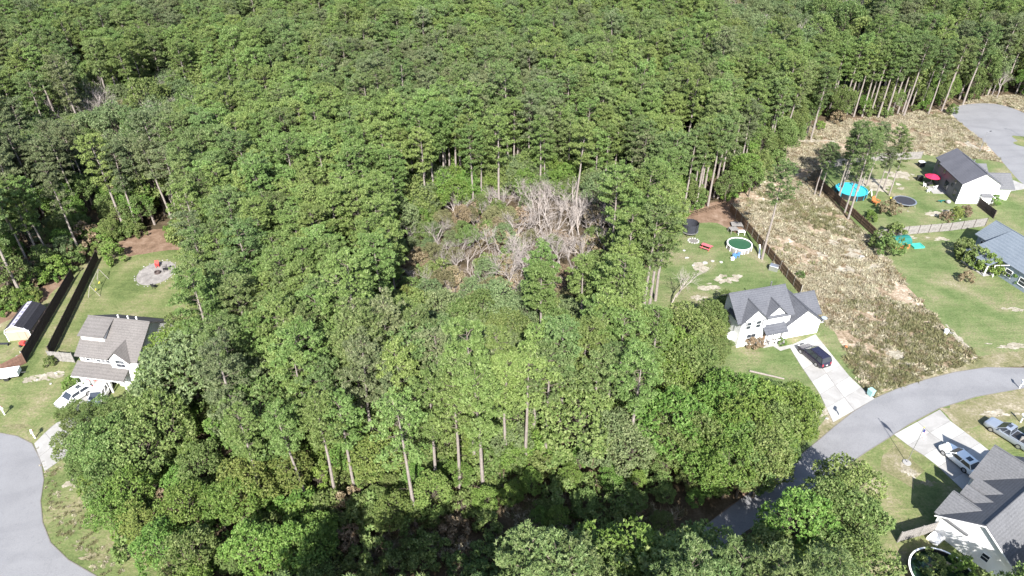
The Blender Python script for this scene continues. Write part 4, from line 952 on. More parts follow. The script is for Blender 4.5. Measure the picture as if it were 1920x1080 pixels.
MB().tube((5.5, 1.0, .1), (5.1, .9, 2.2), .07).build('downpipe', M['white'], CH); MB().tube((5.1, .9, 2.2), (6.6, 2.0, 3.0), .07).build('downpipe', M['white'], CH)
ridge_caps(CH, [((-3.9, 8.7, 5.0), (17.3, 8.7, 5.0))], S)

# --- grey roofed house with dormers, lower right corner
DH = empty('house', (46.9, 46.9, 0), 33, 'house with grey shingle roof and two small dormers in the lower right corner', 'house')
S = M['shingle_grey']
def flip(mbx): mbx.v = [(x, -y, z) for x, y, z in mbx.v]; return mbx
def FX(fn, *a, **k):
    m = MB(); fn(m, *a, **k); return flip(m)
FX(gable_x, 0, 15, 3.9, 3.9, 2.9, 5.75, ov=.4).build('roof', S, DH)
FX(gable_y, -.35, 3.0, 2.3, 2.25, 2.9, 4.75, ov=.15).build('front_gable_roof', S, DH)
for xc in (4.35, 6.3):
    FX(gable_y, .05, 2.9, xc, .62, 4.15, 4.85, ov=.2, rk=.3).build('dormer_roof', S, DH)
    FX(wall_y, .1, 2.4, xc, .58, 4.15, 4.85, z0=3.2).build('dormer_wall', M['siding_white'], DH)
    window(DH, (xc, -.1, 3.75), .6, .6, '+y')
FX(gable_y, -1.0, 3.8, 11.3, 2.7, 2.9, 6.0, ov=.3).build('garage_roof', S, DH)
m_ = FX(wall_x, .05, 14.9, 3.9, 3.8, 2.9, 5.7); m2 = FX(wall_y, -.2, 2.0, 2.3, 2.2, 2.9, 4.75); m3 = FX(wall_y, -1.1, 2.0, 11.3, 2.6, 2.9, 6.0)
for q in (m2, m3): m_.add(q.v, q.f)
m_.build('wall', M['siding_white'], DH)
ridge_caps(DH, [((-.3, -3.9, 5.75), (15.3, -3.9, 5.75)), ((2.3, .6, 4.75), (2.3, -2.3, 4.75)), ((11.3, 1.3, 6.0), (11.3, -3.7, 6.0))], S)
mb = MB(); mb.slab([(-.34, .42, 2.62), (-.34, -3.9, 5.62), (-.30, -3.9, 5.62), (-.30, .42, 2.62)], .18); mb.slab([(-.34, -8.2, 2.62), (-.34, -3.9, 5.62), (-.30, -3.9, 5.62), (-.30, -8.2, 2.62)], .18); mb.build('rake_board', M['white'], DH)
window(DH, (.05, -5.2, 1.6), .7, .9, '-x')
window(DH, (2.3, .2, 1.7), 1.6, 1.4, '+y', lights=2)
for u in (9.6, 13.0): window(DH, (u, .0 + 1.1, 1.7), .6, .6, '+y')
bx('garage_door', (9.3, 1.101, .05), (13.3, 1.14, 2.2), M['white'], DH)
for a_ in ((9.5, -5.9), (5.2, -6.3)): bx('roof_vent', (a_[0], a_[1], 3.6), (a_[0] + .16, a_[1] + .16, 4.55), M['white'], DH)
bx('deck_step', (-1.5, -1.4, 0), (-.02, -.2, .4), M['white'], DH)

# ------------------------------------------------------------------ fences
def fence(pts, h, mat, label, panel=2.4, gap=0, post=None, cap=False, rails=False, zt=0):
    P = [Vector((*at(*p)[:2], 0)) for p in pts]; root = empty('fence', P[0]); tag(root, label, 'fence'); o = P[0]; first = True
    for a, b in zip(P, P[1:]):
        L = (b - a).length; n = max(1, round(L / panel)); d = (b - a).normalized(); yaw = math.degrees(math.atan2(d.y, d.x)); pl = L / n
        mb = MB()
        if rails:
            for z in (.35, .75, 1.15): mb.box((.06, -.02, z), (pl - .06, .02, z + .12))
        else:
            mb.box((.06, -.012, .06), (pl - .06, .012, h)); 
            for z in (.3, h * .52, h - .25): mb.box((.06, .0125, z), (pl - .06, .05, z + .09)); mb.box((.06, -.05, z), (pl - .06, -.0125, z + .09))
            k = int(pl / .3)
            for i in range(k): mb.box((.08 + i * pl / (k + .5), -.03, .05), (.08 + i * pl / (k + .5) + .14, -.0125, h + .0 + .04 * ((i * 7) % 3) / 2), )
        me = mb.mesh('fence_panel', [mat]); pm = MB().box((-.055, -.055, 0), (.055, .055, h + .1)).mesh('post', [post or mat])
        for i in range(n):
            q = a + d * pl * i - o; link('panel', me, root, q, yaw)
            link('post', pm, root, q, yaw)
        link('post', pm, root, b - o, yaw)
        if cap: pass
    return root
fence([(97, 669), (185, 487)], 1.9, M['wood_dark_shaded'], 'privacy fence with dark shaded face running back from the brown roofed house')  # face turned from the sun, its shade painted into the wood
fence([(96, 676), (141, 680)], 1.8, M['wood_grey'], 'short weathered grey fence joining the brown roofed house')
fence([(49, 678), (139, 522)], 1.9, M['wood_dark_shaded'], 'privacy fence with dark shaded face between the barn shed and the neighbouring lot')  # shaded run painted dark; its sunlit turn is the reddish fence
fence([(-30, 722), (49, 681)], 1.8, M['wood_red'], 'reddish wooden fence in front of the barn shed behind the white trailer')
fence([(1368, 397), (1400, 432), (1450, 492), (1500, 552)], 1.8, M['wood_brown'], 'brown board fence along the back yard of the white house', post=M['wood_pale'])
fence([(1291, 408), (1358, 388), (1368, 397)], 1.2, M['wood_brown'], 'open rail fence at the rear of the white house yard', rails=True)
fence([(1530, 345), (1600, 408), (1642, 447)], 1.7, M['wood_brown'], 'weathered fence between the empty lot and the yard with the blue pool')
fence([(1642, 447), (1700, 440), (1780, 433), (1846, 424)], 1.8, M['wood_grey'], 'long pale grey fence behind the teal playhouse', post=M['wood_dark_shaded'])
fence([(1537, 318), (1600, 307), (1640, 302), (1726, 298)], 1.8, M['wood_grey'], 'pale grey fence at the back of the yard with the blue pool')
fence([(1832, 386), (1862, 410)], 1.8, M['wood_dark_shaded'], 'dark gate fence between the two houses at the right edge', panel=1.8)
fence([(1682, 1017), (1762, 994)], 1.8, M['wood_grey'], 'short grey fence ending at the house with dormers')
fence([(1905, 838), (1990, 800)], 1.8, M['wood_grey'], 'grey fence beside the parked pickup at the right edge')

# ------------------------------------------------------------------ vehicles
def car(pos, yaw, label, cat, paint_, L=4.9, W=1.9, H=1.75, kind='suv', wheels=.36):
    root = empty('car' if kind != 'pickup' else 'pickup_truck', pos, yaw); tag(root, label, cat); h = L / 2; w2 = W / 2
    gc = .24; belt = gc + (H - gc) * (.60 if kind == 'sedan' else .52)
    # side profile of the lower body (x, bottom, top, half width)
    st = [(-h, gc + .12, belt - .16, w2 * .86), (-h + .10, gc + .02, belt - .03, w2 * .95), (-h + .5, gc, belt, w2), (h * .35, gc, belt, w2), (h * .55, gc, belt - .03, w2), (h - .45, gc, belt - .16, w2 * .97), (h - .12, gc + .04, belt - .27, w2 * .88), (h, gc + .16, belt - .40, w2 * .78)]
    if kind == 'pickup': st = [(-h, gc + .15, belt - .06, w2 * .93), (-h + .06, gc + .02, belt - .03, w2), (-h + .5, gc, belt, w2), (h * .35, gc, belt, w2), (h * .5, gc, belt - .02, w2), (h - .35, gc, belt - .12, w2 * .97), (h - .08, gc + .04, belt - .2, w2 * .9), (h, gc + .16, belt - .32, w2 * .84)]
    mb = MB(); rings = []
    for x, zb, zt, hw in st: rings.append([(x, -hw * .92, zb), (x, -hw, zb + .2), (x, -hw, zt - .16), (x, -hw * .93, zt), (x, hw * .93, zt), (x, hw, zt - .16), (x, hw, zb + .2), (x, hw * .92, zb)])
    def loft(mb, rings):
        n = len(rings[0]); vs = [v for r in rings for v in r]; fs = [tuple(range(n - 1, -1, -1)), tuple(range(len(vs) - n, len(vs)))]
        for i in range(len(rings) - 1):
            for j in range(n): fs.append((i * n + j, i * n + (j + 1) % n, (i + 1) * n + (j + 1) % n, (i + 1) * n + j))
        mb.add(vs, fs)
    loft(mb, rings); body = mb.build('body', paint_, root, bevel=.02, smooth=True)
    # greenhouse
    if kind == 'pickup': g0, g1, r0, r1 = -.35, h * .48, -.2, h * .16
    elif kind == 'suv': g0, g1, r0, r1 = -h + .12, h * .50, -h + .42, h * .12
    else: g0, g1, r0, r1 = -h + .30, h * .46, -h + .75, h * .14
    bw, rw = w2 * .93, w2 * .78; zb, zt = belt - .02, H
    mb = MB(); mb.add([(g0, -bw, zb), (g1, -bw, zb), (g1, bw, zb), (g0, bw, zb), (r0, -rw, zt - .05), (r1, -rw, zt - .05), (r1, rw, zt - .05), (r0, rw, zt - .05)], [(3, 2, 1, 0), (4, 5, 6, 7), (0, 1, 5, 4), (1, 2, 6, 5), (2, 3, 7, 6), (3, 0, 4, 7)])
    mb.build('windows', M['glass'], root, bevel=.015)
    mb = MB(); mb.box((r0 - .03, -rw - .02, zt - .07), (r1 + .05, rw + .02, zt), top=(.96, .93)); mb.build('roof', paint_, root, bevel=.02)
    mb = MB()
    def pil(t):
        for s in (-1, 1):
            xa = g0 + (g1 - g0) * t; xb = r0 + (r1 - r0) * t
            mb.tube((xa, s * (bw + .01), zb), (xb, s * (rw + .01), zt - .05), .045, n=4)
    for t in ((0, .32, .62, 1) if kind == 'suv' else (0, .48, 1)): pil(t)
    mb.build('pillar', paint_, root)
    for s in (-1, 1):
        for x in (-h * .60, h * .62):
            t = MB(); t.tube((x, s * (w2 - .20), wheels), (x, s * (w2 + .015), wheels), wheels, n=18); tw = t.build('wheel', M['tire'], root)
            r_ = MB(); r_.tube((x, s * (w2 + .016), wheels), (x, s * (w2 + .03), wheels), wheels * .62, n=12); r_.build('rim', M['metal'], tw)
        bx('headlight', (h - .22, s * w2 * .62 - .16, belt - .40), (h - .03, s * w2 * .62 + .16, belt - .26), M['lamp_clear'], root)
        bx('tail_light', (-h - .015, s * w2 * .74 - .09, belt - .42), (-h + .1, s * w2 * .74 + .09, belt - .08), M['lamp_red'], root)
        bx('mirror', (g1 - .55, s * (w2 + .10) - .09, belt + .02), (g1 - .42, s * (w2 + .10) + .09, belt + .18), paint_, root)
    bx('number_plate', (-h - .03, -.16, belt - .45), (-h - .012, .16, belt - .33), M['white'], root)
    bx('bumper', (-h - .06, -w2 * .8, gc + .1), (-h + .02, w2 * .8, gc + .28), M['dark'] if kind != 'pickup' else M['metal'], root, bevel=.02)
    if kind == 'suv':
        for s in (-1, 1): MB().tube((r0 + .1, s * rw * .9, zt + .03), (r1 - .1, s * rw * .9, zt + .03), .025).build('roof_rail', M['dark'] if paint_ is M['paint_black'] else M['metal'], root)
    if kind == 'sedan': bx('sunroof', (r0 + .35, -.38, zt + .001), (r0 + .95, .38, zt + .012), M['glass'], root)
    if kind == 'pickup':
        bx('cargo_bed', (-h + .12, -w2 * .82, belt - .02), (-.42, w2 * .82, belt + .012), M['dark'], root)
        mb = MB(); mb.box((-h + .04, -w2 * .97, belt - .06), (-.36, -w2 * .83, belt + .06)); mb.box((-h + .04, w2 * .83, belt - .06), (-.36, w2 * .97, belt + .06)); mb.box((-h + .02, -w2 * .82, belt - .05), (-h + .11, w2 * .82, belt + .05)); mb.build('bed_rail', paint_, root, bevel=.01)
        bx('sunroof', (r0 + .3, -.35, zt + .001), (r0 + .75, .35, zt + .012), M['glass'], root)
    return root
def between(a, b): 
    A_, B_ = at(*a), at(*b); c = (A_ + B_) / 2; d = B_ - A_; return (c.x, c.y, .05), math.degrees(math.atan2(d.y, d.x))
p_, y_ = between((1543, 691), (1500, 655)); p_ = (p_[0] + .25, p_[1] + .1, .05)
car(p_, y_, 'black suv parked on the white driveway facing the house', 'car', M['paint_black'], 5.1, 2.0, 1.8)
p_, y_ = between((1828, 892), (1765, 840)); car(p_, y_, 'white car with dark glass parked on the driveway facing the street', 'car', M['paint_white'], 4.8, 1.9, 1.5, 'sedan')
p_, y_ = between((1925, 843), (1853, 798)); car(p_, y_, 'silver blue pickup truck with open bed parked on the grass', 'pickup truck', M['paint_silver'], 5.6, 1.95, 1.8, 'pickup')
p_, y_ = between((162, 735), (120, 762)); car((p_[0], p_[1], .01), y_, 'white car on the lawn edge, partly under tree crowns', 'car', M['paint_white'], 4.7, 1.85, 1.5, 'sedan')
p_, y_ = between((200, 730), (178, 768)); car(p_, y_, 'white suv on the driveway beside the brown roofed house', 'car', M['paint_white'], 4.6, 1.85, 1.7, 'suv')

# ------------------------------------------------------------------ pools, play and garden things
def pool(px, py, r, h, wat, rim, wall, label, n=40):
    c = at(px, py, h); root = empty('swimming_pool', (c.x, c.y, 0)); tag(root, label, 'pool')
    MB().ring((0, 0), r, 0, h - .02, n=n, th=.05).build('pool_wall', wall, root); MB().ring((0, 0), r + .08, h - .019, h + .05, n=n, th=.2).build('rim', rim, root)
    MB().disc((0, 0), r - .06, .3, h - .12, n=n).build('water', wat, root); 
    for k in range(12):
        a = k * math.pi / 6; x, y = math.cos(a) * (r + .05), math.sin(a) * (r + .05); MB().tube((x, y, 0), (x, y, h), .05, n=5).build('upright', rim, root)
    return root, c
P1, c1 = pool(1387, 457, 2.2, .95, M['water_green'], M['white'], M['wood_grey'], 'round above ground pool with green cover beside the brown fence')
P2, c2 = pool(1597, 355, 3.1, 1.2, M['water_blue'], M['turquoise'], M['dark'], 'round above ground pool with bright blue water')
pr_ = empty('swimming_pool', (44.5, 40.8, 0)); tag(pr_, 'large round pool with white rim and green water at the lower right corner', 'pool')
MB().ring((0, 0), 3.15, 0, 1.28, n=48, th=.05).build('pool_wall', M['dark'], pr_); MB().ring((0, 0), 3.2, 1.281, 1.34, n=48, th=.16).build('rim', M['white'], pr_); MB().disc((0, 0), 3.08, .3, .75, n=48).build('water', water('murky_water', (.02, .045, .018)), pr_)
def ladder(px, py, yaw, mat, label, h=1.3):
    c = at(px, py); r = empty('pool_ladder', c, yaw); tag(r, label, 'ladder')
    for s in (-.25, .25):
        MB().tube((s, -.5, 0), (s, -.05, h), .04).build('rail', mat, r); MB().tube((s, .5, 0), (s, .05, h), .04).build('rail', mat, r)
    for k in range(4):
        z = .25 + k * .28; MB().box((-.25, -.5 + z * .34, z), (.25, -.4 + z * .34, z + .05)).build('step', mat, r)
ladder(1630, 366, 60, M['white'], 'white pool ladder leaning at the blue pool')
def deck(px, py, sx, sy, h, yaw, mat, label, n=6):
    c = at(px, py); r = empty('deck', c, yaw); tag(r, label, 'deck')
    for i in range(n):
        y0 = -sy / 2 + sy * i / n; bx('board', (-sx / 2, y0, h - .05), (sx / 2, y0 + sy / n - .02, h), mat, r)
    for x in (-sx / 2 + .06, sx / 2 - .06):
        for y in (-sy / 2 + .06, sy / 2 - .06): bx('leg', (x - .05, y - .05, 0), (x + .05, y + .05, h - .06), mat, r)
    return r
deck(1374, 436, 1.6, 1.4, .9, 10, M['wood_grey'], 'small grey wooden pool deck behind the green pool')
deck(1381, 424, 2.2, 1.6, .5, -5, M['wood_grey'], 'low grey platform with odds and ends by the fence corner')
def table(px, py, sx, sy, h, yaw, mat, label, cat='table'):
    c = at(px, py); r = empty('garden_table', c, yaw); tag(r, label, cat); bx('table_top', (-sx / 2, -sy / 2, h - .05), (sx / 2, sy / 2, h), mat, r)
    for x in (-1, 1):
        for y in (-1, 1): bx('leg', (x * (sx / 2 - .08) - .03, y * (sy / 2 - .08) - .03, 0), (x * (sx / 2 - .08) + .03, y * (sy / 2 - .08) + .03, h - .055), mat, r)
    return r
table(1389, 440, 1.3, .8, .8, 0, M['white'], 'white folding table between green pool and fence')
table(1392, 476, .7, .6, .75, 0, M['white'], 'small white table in front of the green pool')
c = at(1324, 466); r = empty('picnic_table', c, -38); tag(r, 'pink red picnic table on the lawn behind the white house', 'picnic table')
for k in range(4): bx('plank', (-.95, -.42 + k * .215, .72), (.95, -.42 + k * .215 + .2, .76), M['pink'], r)
for s in (-1, 1):
    bx('bench', (-.95, s * .78 - .14, .42), (.95, s * .78 + .14, .46), M['pink'], r)
    MB().tube((s * .7, -.75, 0), (s * .7, .3, .7), .045).build('leg', M['red'], r); MB().tube((s * .7, .75, 0), (s * .7, -.3, .7), .045).build('leg', M['red'], r)
    MB().box((s * .7 - .03, -.8, .36), (s * .7 + .03, .8, .42)).build('cross_beam', M['red'], r)
def chair(px, py, yaw, mat, label, cat='chair', sc=1.0, group=None, name='garden_chair'):
    c = at(px, py); r = empty(name, c, yaw); tag(r, label, cat, group); r.scale = (sc,) * 3
    bx('seat', (-.26, -.25, .38), (.26, .27, .44), mat, r); MB().slab([(-.26, .24, .44), (.26, .24, .44), (.26, .42, 1.0), (-.26, .42, 1.0)], .04, (0, -1, 0)).build('backrest', mat, r)
    for x in (-.22, .22):
        for y in (-.2, .22): bx('leg', (x - .03, y - .03, 0), (x + .03, y + .03, .38), mat, r)
        bx('armrest', (x * 1.25 - .04, -.25, .6), (x * 1.25 + .04, .3, .64), mat, r)
    return r
chair(1381, 482, 200, M['blue_plastic'], 'blue plastic chair left of the small table by the green pool', sc=1.3)
chair(1376, 483, 170, M['blue_plastic'], 'blue chair nearest the lawn in front of the green pool', sc=1.1)
def box_thing(name, px, py, s, h, yaw, mat, label, cat, lidmat=None):
    c = at(px, py); r = empty(name, c, yaw); tag(r, label, cat); MB().box((-s[0] / 2, -s[1] / 2, 0), (s[0] / 2, s[1] / 2, h), top=(.96, .96)).build('body', mat, r, bevel=.03)
    MB().box((-s[0] / 2 - .03, -s[1] / 2 - .03, h + .002), (s[0] / 2 + .03, s[1] / 2 + .03, h + .09), top=(.9, .9)).build('lid', lidmat or mat, r, bevel=.02); return r
box_thing('storage_box', 1450, 506, (1.5, 1.1), .9, -30, M['metal'], 'grey metal storage box at the foot of the brown fence', 'storage box')
box_thing('cooler', 1373, 487, (.6, .4), .4, 10, M['white'], 'small white box on the ground by the blue chairs', 'box')
c = at(1424, 484); r = MB().slab([(-.14, 0, .05), (.14, 0, .05), (.14, 2.6, 1.3), (-.14, 2.6, 1.3)], .06).build('plank', M['white'], None, c, -12); tag(r, 'white plank leaning against the brown fence by the pine trunk', 'plank')
# netted trampoline at the wood edge
c = at(1292, 438); r = empty('trampoline', c); tag(r, 'trampoline with tall black safety net by the green bushes', 'trampoline')
MB().disc((0, 0), 1.5, .68, .72, n=24).build('mat', M['net'], r); MB().ring((0, 0), 1.62, .66, .76, n=24, th=.2).build('frame', M['metal'], r); MB().ring((0, 0), 1.5, .8, 2.4, n=24, th=.015).build('safety_net', M['net'], r)
for k in range(6): a = k * math.pi / 3; MB().tube((math.cos(a) * 1.58, math.sin(a) * 1.58, 0), (math.cos(a) * 1.58, math.sin(a) * 1.58, 2.45), .035).build('pole', M['dark'], r)
c = at(1697, 376, .8); r = empty('trampoline', (c.x, c.y, 0)); tag(r, 'low round black trampoline in the middle of the yard with the blue pool', 'trampoline')
MB().disc((0, 0), 1.95, .74, .78, n=32).build('mat', M['net'], r); MB().ring((0, 0), 2.2, .72, .82, n=32, th=.26).build('frame', M['metal'], r)
for k in range(8): a = k * math.pi / 4; MB().tube((math.cos(a) * 2.1, math.sin(a) * 2.1, 0), (math.cos(a) * 2.1, math.sin(a) * 2.1, .72), .03).build('leg', M['metal'], r)
# fire rings
def stone_ring(px, py, r_, label, n=12, rock=.22, cat='fire ring'):
    c = at(px, py); r = empty('fire_ring', c); tag(r, label, cat)
    for k in range(n): a = 2 * math.pi * k / n; MB().blob((math.cos(a) * r_, math.sin(a) * r_, rock * .4), (rock, rock * .8, rock * .6), k, .4, 6).build('stone', M['concrete_pale'], r)
    MB().disc((0, 0), r_ * .8, 0, .05, n=14).build('ash_bed', M['dark_joint'], r)
stone_ring(1300, 452, .95, 'ring of white stones on the lawn beside the netted trampoline')
c = at(293, 512); r = empty('fire_pit', c); tag(r, 'oval pale gravel pad with edging stones in the left back yard', 'fire pit')
ex = abs(at(328, 512).x - at(262, 512).x) / 2; ey = abs(at(293, 490).y - at(293, 535).y) / 2
MB().disc((0, 0), ex, 0, .05, n=40, ax=ey / ex).build('gravel_bed', M['gravel'] if 'gravel' in M else M['concrete'], r)
for k in range(26): a = 2 * math.pi * k / 26 + random.uniform(-.1, .1); q_ = random.uniform(.97, 1.12); MB().blob((math.cos(a) * ex * q_, math.sin(a) * ey * q_, .05), (random.uniform(.08, .17), .12, .08), k, .5, 6).build('edging_stone', M['concrete'], r)
MB().ring((.3, -.1), .5, .05, .4, n=14, th=.12).build('fire_bowl', M['wood_dark_shaded'], r)
chair(296, 501, 20, M['red'], 'red garden chair at the back of the gravel pad', sc=1.15); chair(310, 508, -60, M['dark'], 'dark garden chair on the right of the gravel pad', sc=1.15); chair(290, 540, 170, M['dark'], 'dark chair in front of the gravel pad', sc=1.1)
# swing frame
c = at(185, 540); r = empty('swing_set', c, 102); tag(r, 'pale metal swing frame beside the dark fence', 'swing set')
for x in (-2.6, 2.6):
    for s in (-1, 1): MB().tube((x, s * .9, 0), (x, 0, 2.2), .045).build('leg', M['wood_pale'], r)
MB().tube((-2.6, 0, 2.2), (2.6, 0, 2.2), .05).build('top_bar', M['wood_pale'], r)
for x in (-1.2, .9):
    s_ = bx('swing_seat', (x - .25, -.1, .5), (x + .25, .1, .54), M['yellow'], r); MB().tube((x - .22, 0, .54), (x - .22, 0, 2.2), .012, n=4).build('rope', M['wood_pale'], s_); MB().tube((x + .22, 0, .54), (x + .22, 0, 2.2), .012, n=4).build('rope', M['wood_pale'], s_)
# barn shed
SH = empty('shed', (-76.3, 80.2, 0), 8); tag(SH, 'tan barn shed with white trim and black roof behind the reddish fence', 'shed')
prof = [(0, 1.5), (.3, 2.25), (1.15, 2.74), (1.85, 2.82), (2.9, 2.3), (3.5, 1.45)]
mb = MB(); P_ = [(.05, 0), (3.45, 0), (3.45, 1.4), (2.88, 2.24), (1.95, 2.76), (1.02, 2.64), (.34, 2.2), (.05, 1.45)]; n = 8
mb.add([(x, 0, z) for x, z in P_] + [(x, 6, z) for x, z in P_], [tuple(range(n)), tuple(range(2 * n - 1, n - 1, -1))] + [(i, i + n, (i + 1) % n + n, (i + 1) % n) for i in range(n)]); mb.build('wall', M['siding_tan'], SH)
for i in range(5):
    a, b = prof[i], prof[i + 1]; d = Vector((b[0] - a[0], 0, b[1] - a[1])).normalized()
    m_ = MB().slab([(a[0], -.2, a[1] + .06), (b[0], -.2, b[1] + .06), (b[0], 6.2, b[1] + .06), (a[0], 6.2, a[1] + .06)], .06); m_.build('roof_panel', M['roof_glint'] if i == 2 else M['shingle_black'], SH)  # ridge facet painted pale as the glint, the others black
for i in range(6): MB().slab([(1.25, .2 + i, 2.81), (1.75, .2 + i, 2.872), (1.75, .55 + i, 2.872), (1.25, .55 + i, 2.81)], .02).build('roof_batten', M['shingle_grey'], SH)
mb = MB()
for a, b in zip(prof, prof[1:]): mb.tube((a[0], -.12, a[1] - .02), (b[0], -.12, b[1] - .02), .08, n=4)
mb.tube((.08, -.05, 0), (.08, -.05, 1.5), .07, n=4); mb.tube((3.42, -.05, 0), (3.42, -.05, 1.5), .07, n=4); mb.tube((.05, -.05, 1.75), (3.45, -.05, 1.75), .05, n=4); mb.build('trim', M['white'], SH)
for x in (.75, 1.78): bx('door_leaf', (x, -.06, .1), (x + 1.0, -.005, 1.68), M['siding_tan'], SH)
# riding mower
c = at(49, 648); r = empty('riding_mower', c, 170); tag(r, 'red riding mower parked in front of the barn shed', 'mower')
MB().box((-.1, -.35, .3), (.75, .35, .75), top=(.85, .85)).build('hood', M['red'], r, bevel=.04); MB().box((-.85, -.4, .3), (-.1, .4, .55)).build('body', M['red'], r, bevel=.03); MB().box((-.6, -.25, .55), (-.15, .25, .7)).build('seat', M['dark'], r, bevel=.03); MB().tube((0, 0, .7), (-.15, 0, 1.0), .03).build('steering_post', M['dark'], r)
for x, rr_ in ((-.55, .28), (.55, .2)):
    for s in (-1, 1): MB().tube((x, s * .36, rr_), (x, s * .55, rr_), rr_, n=12).build('wheel', M['tire'], r)
# trailer
c = at(17, 707); r = empty('trailer', c, 15); tag(r, 'white enclosed cargo trailer in front of the reddish fence', 'trailer')
MB().box((-1.6, -.7, .45), (1.6, .7, 1.2)).build('body', M['white'], r, bevel=.06); MB().tube((1.6, 0, .5), (2.3, 0, .45), .05).build('drawbar', M['dark'], r); MB().box((-1.62, -.78, .40), (1.62, .78, .46)).build('frame', M['dark'], r)
for s in (-1, 1): MB().tube((0, s * .76, .32), (0, s * .95, .32), .32, n=14).build('wheel', M['tire'], r); MB().box((-.42, s * .86 - .12, .62), (.42, s * .86 + .12, .70)).build('mudguard', M['white'], r)
# patio of the dark sided house
c = at(1743, 347); r = empty('parasol', c); tag(r, 'magenta patio umbrella beside the dark sided house', 'umbrella')
MB().tube((0, 0, 0), (0, 0, 2.6), .035).build('pole', M['metal'], r)
mb = MB(); n = 8
for k in range(n):
    a, b = 2 * math.pi * k / n, 2 * math.pi * (k + 1) / n; MB().slab([(0, 0, 2.62), (math.cos(a) * 1.6, math.sin(a) * 1.6, 2.02), (math.cos((a + b) / 2) * 1.52, math.sin((a + b) / 2) * 1.52, 1.99), (math.cos(b) * 1.6, math.sin(b) * 1.6, 2.02)], .02).build('canopy_panel', M['magenta'], r)
c = at(1741, 350); r = empty('patio_table', (c.x, c.y, .08)); tag(r, 'round patio table under the magenta umbrella', 'table'); MB().disc((0, 0), .65, .7, .74, n=20).build('table_top', M['dark'], r)
for a in (0.6, 2.2, 3.8, 5.3): MB().tube((math.cos(a) * .5, math.sin(a) * .5, 0), (math.cos(a) * .45, math.sin(a) * .45, .7), .025).build('leg', M['dark'], r)
chair(1733, 350, 60, M['white'], 'white patio chair left of the magenta umbrella'); chair(1752, 354, 200, M['white'], 'white patio chair right of the magenta umbrella'); chair(1739, 360, 180, M['white'], 'white patio chair nearest the lawn below the magenta umbrella')
box_thing('grill', 1723, 338, (1.2, .6), 1.0, 0, M['dark'], 'black covered grill behind the patio chairs', 'grill'); box_thing('grill', 1726, 312, (1.3, .9), 1.1, 0, M['dark'], 'dark storage bin at the rear corner of the dark sided house', 'storage box', M['white'])
c = at(1768, 379); r = empty('play_seesaw', c, 10); tag(r, 'small green play seesaw on the lawn beside the white gable', 'toy'); bx('seat', (-1.3, -.15, .4), (.3, .15, .46), M['teal'], r); bx('leg', (-.6, -.1, 0), (-.4, .1, .4), M['teal'], r)
c = at(1777, 381); o_ = MB().blob((0, 0, .35), (.5, .5, .4), 3, .1, 12).build('boulder', M['concrete'], None, c); tag(o_, 'round grey boulder on the lawn beside the white gable', 'boulder')
c = at(1641, 383); r = empty('wooden_chair', c, 35); tag(r, 'brown wooden adirondack chair near the blue pool', 'chair'); r.scale = (1.7, 1.5, 1.4)
for k in range(4): bx('slat', (-.35, -.3 + k * .15, .36), (.35, -.3 + k * .15 + .12, .40), M['orange'], r)
for k in range(4): MB().slab([(-.34 + k * .175, .3, .4), (-.34 + k * .175 + .15, .3, .4), (-.34 + k * .175 + .15, .55, 1.05), (-.34 + k * .175, .55, 1.05)], .03, (0, -1, 0)).build('back_slat', M['orange'], r)
for x in (-.38, .38): bx('leg', (x - .03, -.32, 0), (x + .03, -.26, .6), M['orange'], r); bx('armrest', (x - .06, -.36, .6), (x + .06, .42, .64), M['orange'], r)
c = at(1667, 352); o_ = MB().blob((0, 0, .22), (.22, .22, .22), 1, .02, 12).build('ball', M['yellow'], None, at(1670, 373)); tag(o_, 'yellow ball on the lawn left of the black trampoline', 'ball')
# playhouse
c = at(1677, 470); r = empty('playhouse', c, 12); tag(r, 'wooden playhouse with rounded teal roof beside the long grey fence', 'playhouse')
bx('wall', (0, 0, 0), (3.0, 2.2, 1.15), M['orange'], r); n = 6
for k in range(n):
    a, b = math.pi * k / n, math.pi * (k + 1) / n; f = lambda t: (1.1 - 1.25 * math.cos(t), 1.16 + 1.05 * math.sin(t))
    (ya, za), (yb, zb) = f(a), f(b); MB().slab([(-.15, ya, za), (3.15, ya, za), (3.15, yb, zb), (-.15, yb, zb)], .05, (0, (ya + yb) / 2 - 1.1 and -((ya + yb) / 2 - 1.1) / 3, -.8)).build('roof_panel', M['teal'], r)
for x in (.5, 1.6, 2.4): bx('window', (x, -.03, .45), (x + .35, -.002, .85), M['dark'], r)
bx('gable_wall', (.02, .05, 1.16), (2.98, 2.15, 1.7), M['orange'], r)
c = at(1714, 467); r = empty('sandbox', c, 8); tag(r, 'mint green plastic sandbox to the right of the playhouse', 'sandbox')
for a, b in (((0, 0, 0), (2.1, .15, .3)), ((0, 1.35, 0), (2.1, 1.5, .3)), ((0, .151, 0), (.15, 1.349, .3)), ((1.95, .151, 0), (2.1, 1.349, .3))): bx('side', a, b, M['mint'], r)
bx('lid', (.16, .16, .05), (1.94, 1.34, .22), M['mint'], r)
# white tank beside the white house, hanging things
c = at(1372, 640); r = empty('storage_tank', c, 15); tag(r, 'white rounded tank on legs at the left wall of the white house', 'tank'); MB().blob((0, 0, 1.1), (1.1, .75, .75), 2, .02, 16).build('body', M['white'], r, smooth=True)
for x in (-.6, .6): bx('leg', (x - .08, -.3, 0), (x + .08, .3, .6), M['metal'], r)
c = at(1543, 605); r = empty('bird_bath', c, 0); tag(r, 'small pale blue bird bath at the right corner of the garage', 'bird bath'); MB().tube((0, 0, 0), (0, 0, .8), .08).build('stem', M['concrete'], r); MB().disc((0, 0), .25, .8, .95, n=16, r1=.45).build('bowl', M['siding_blue'], r)
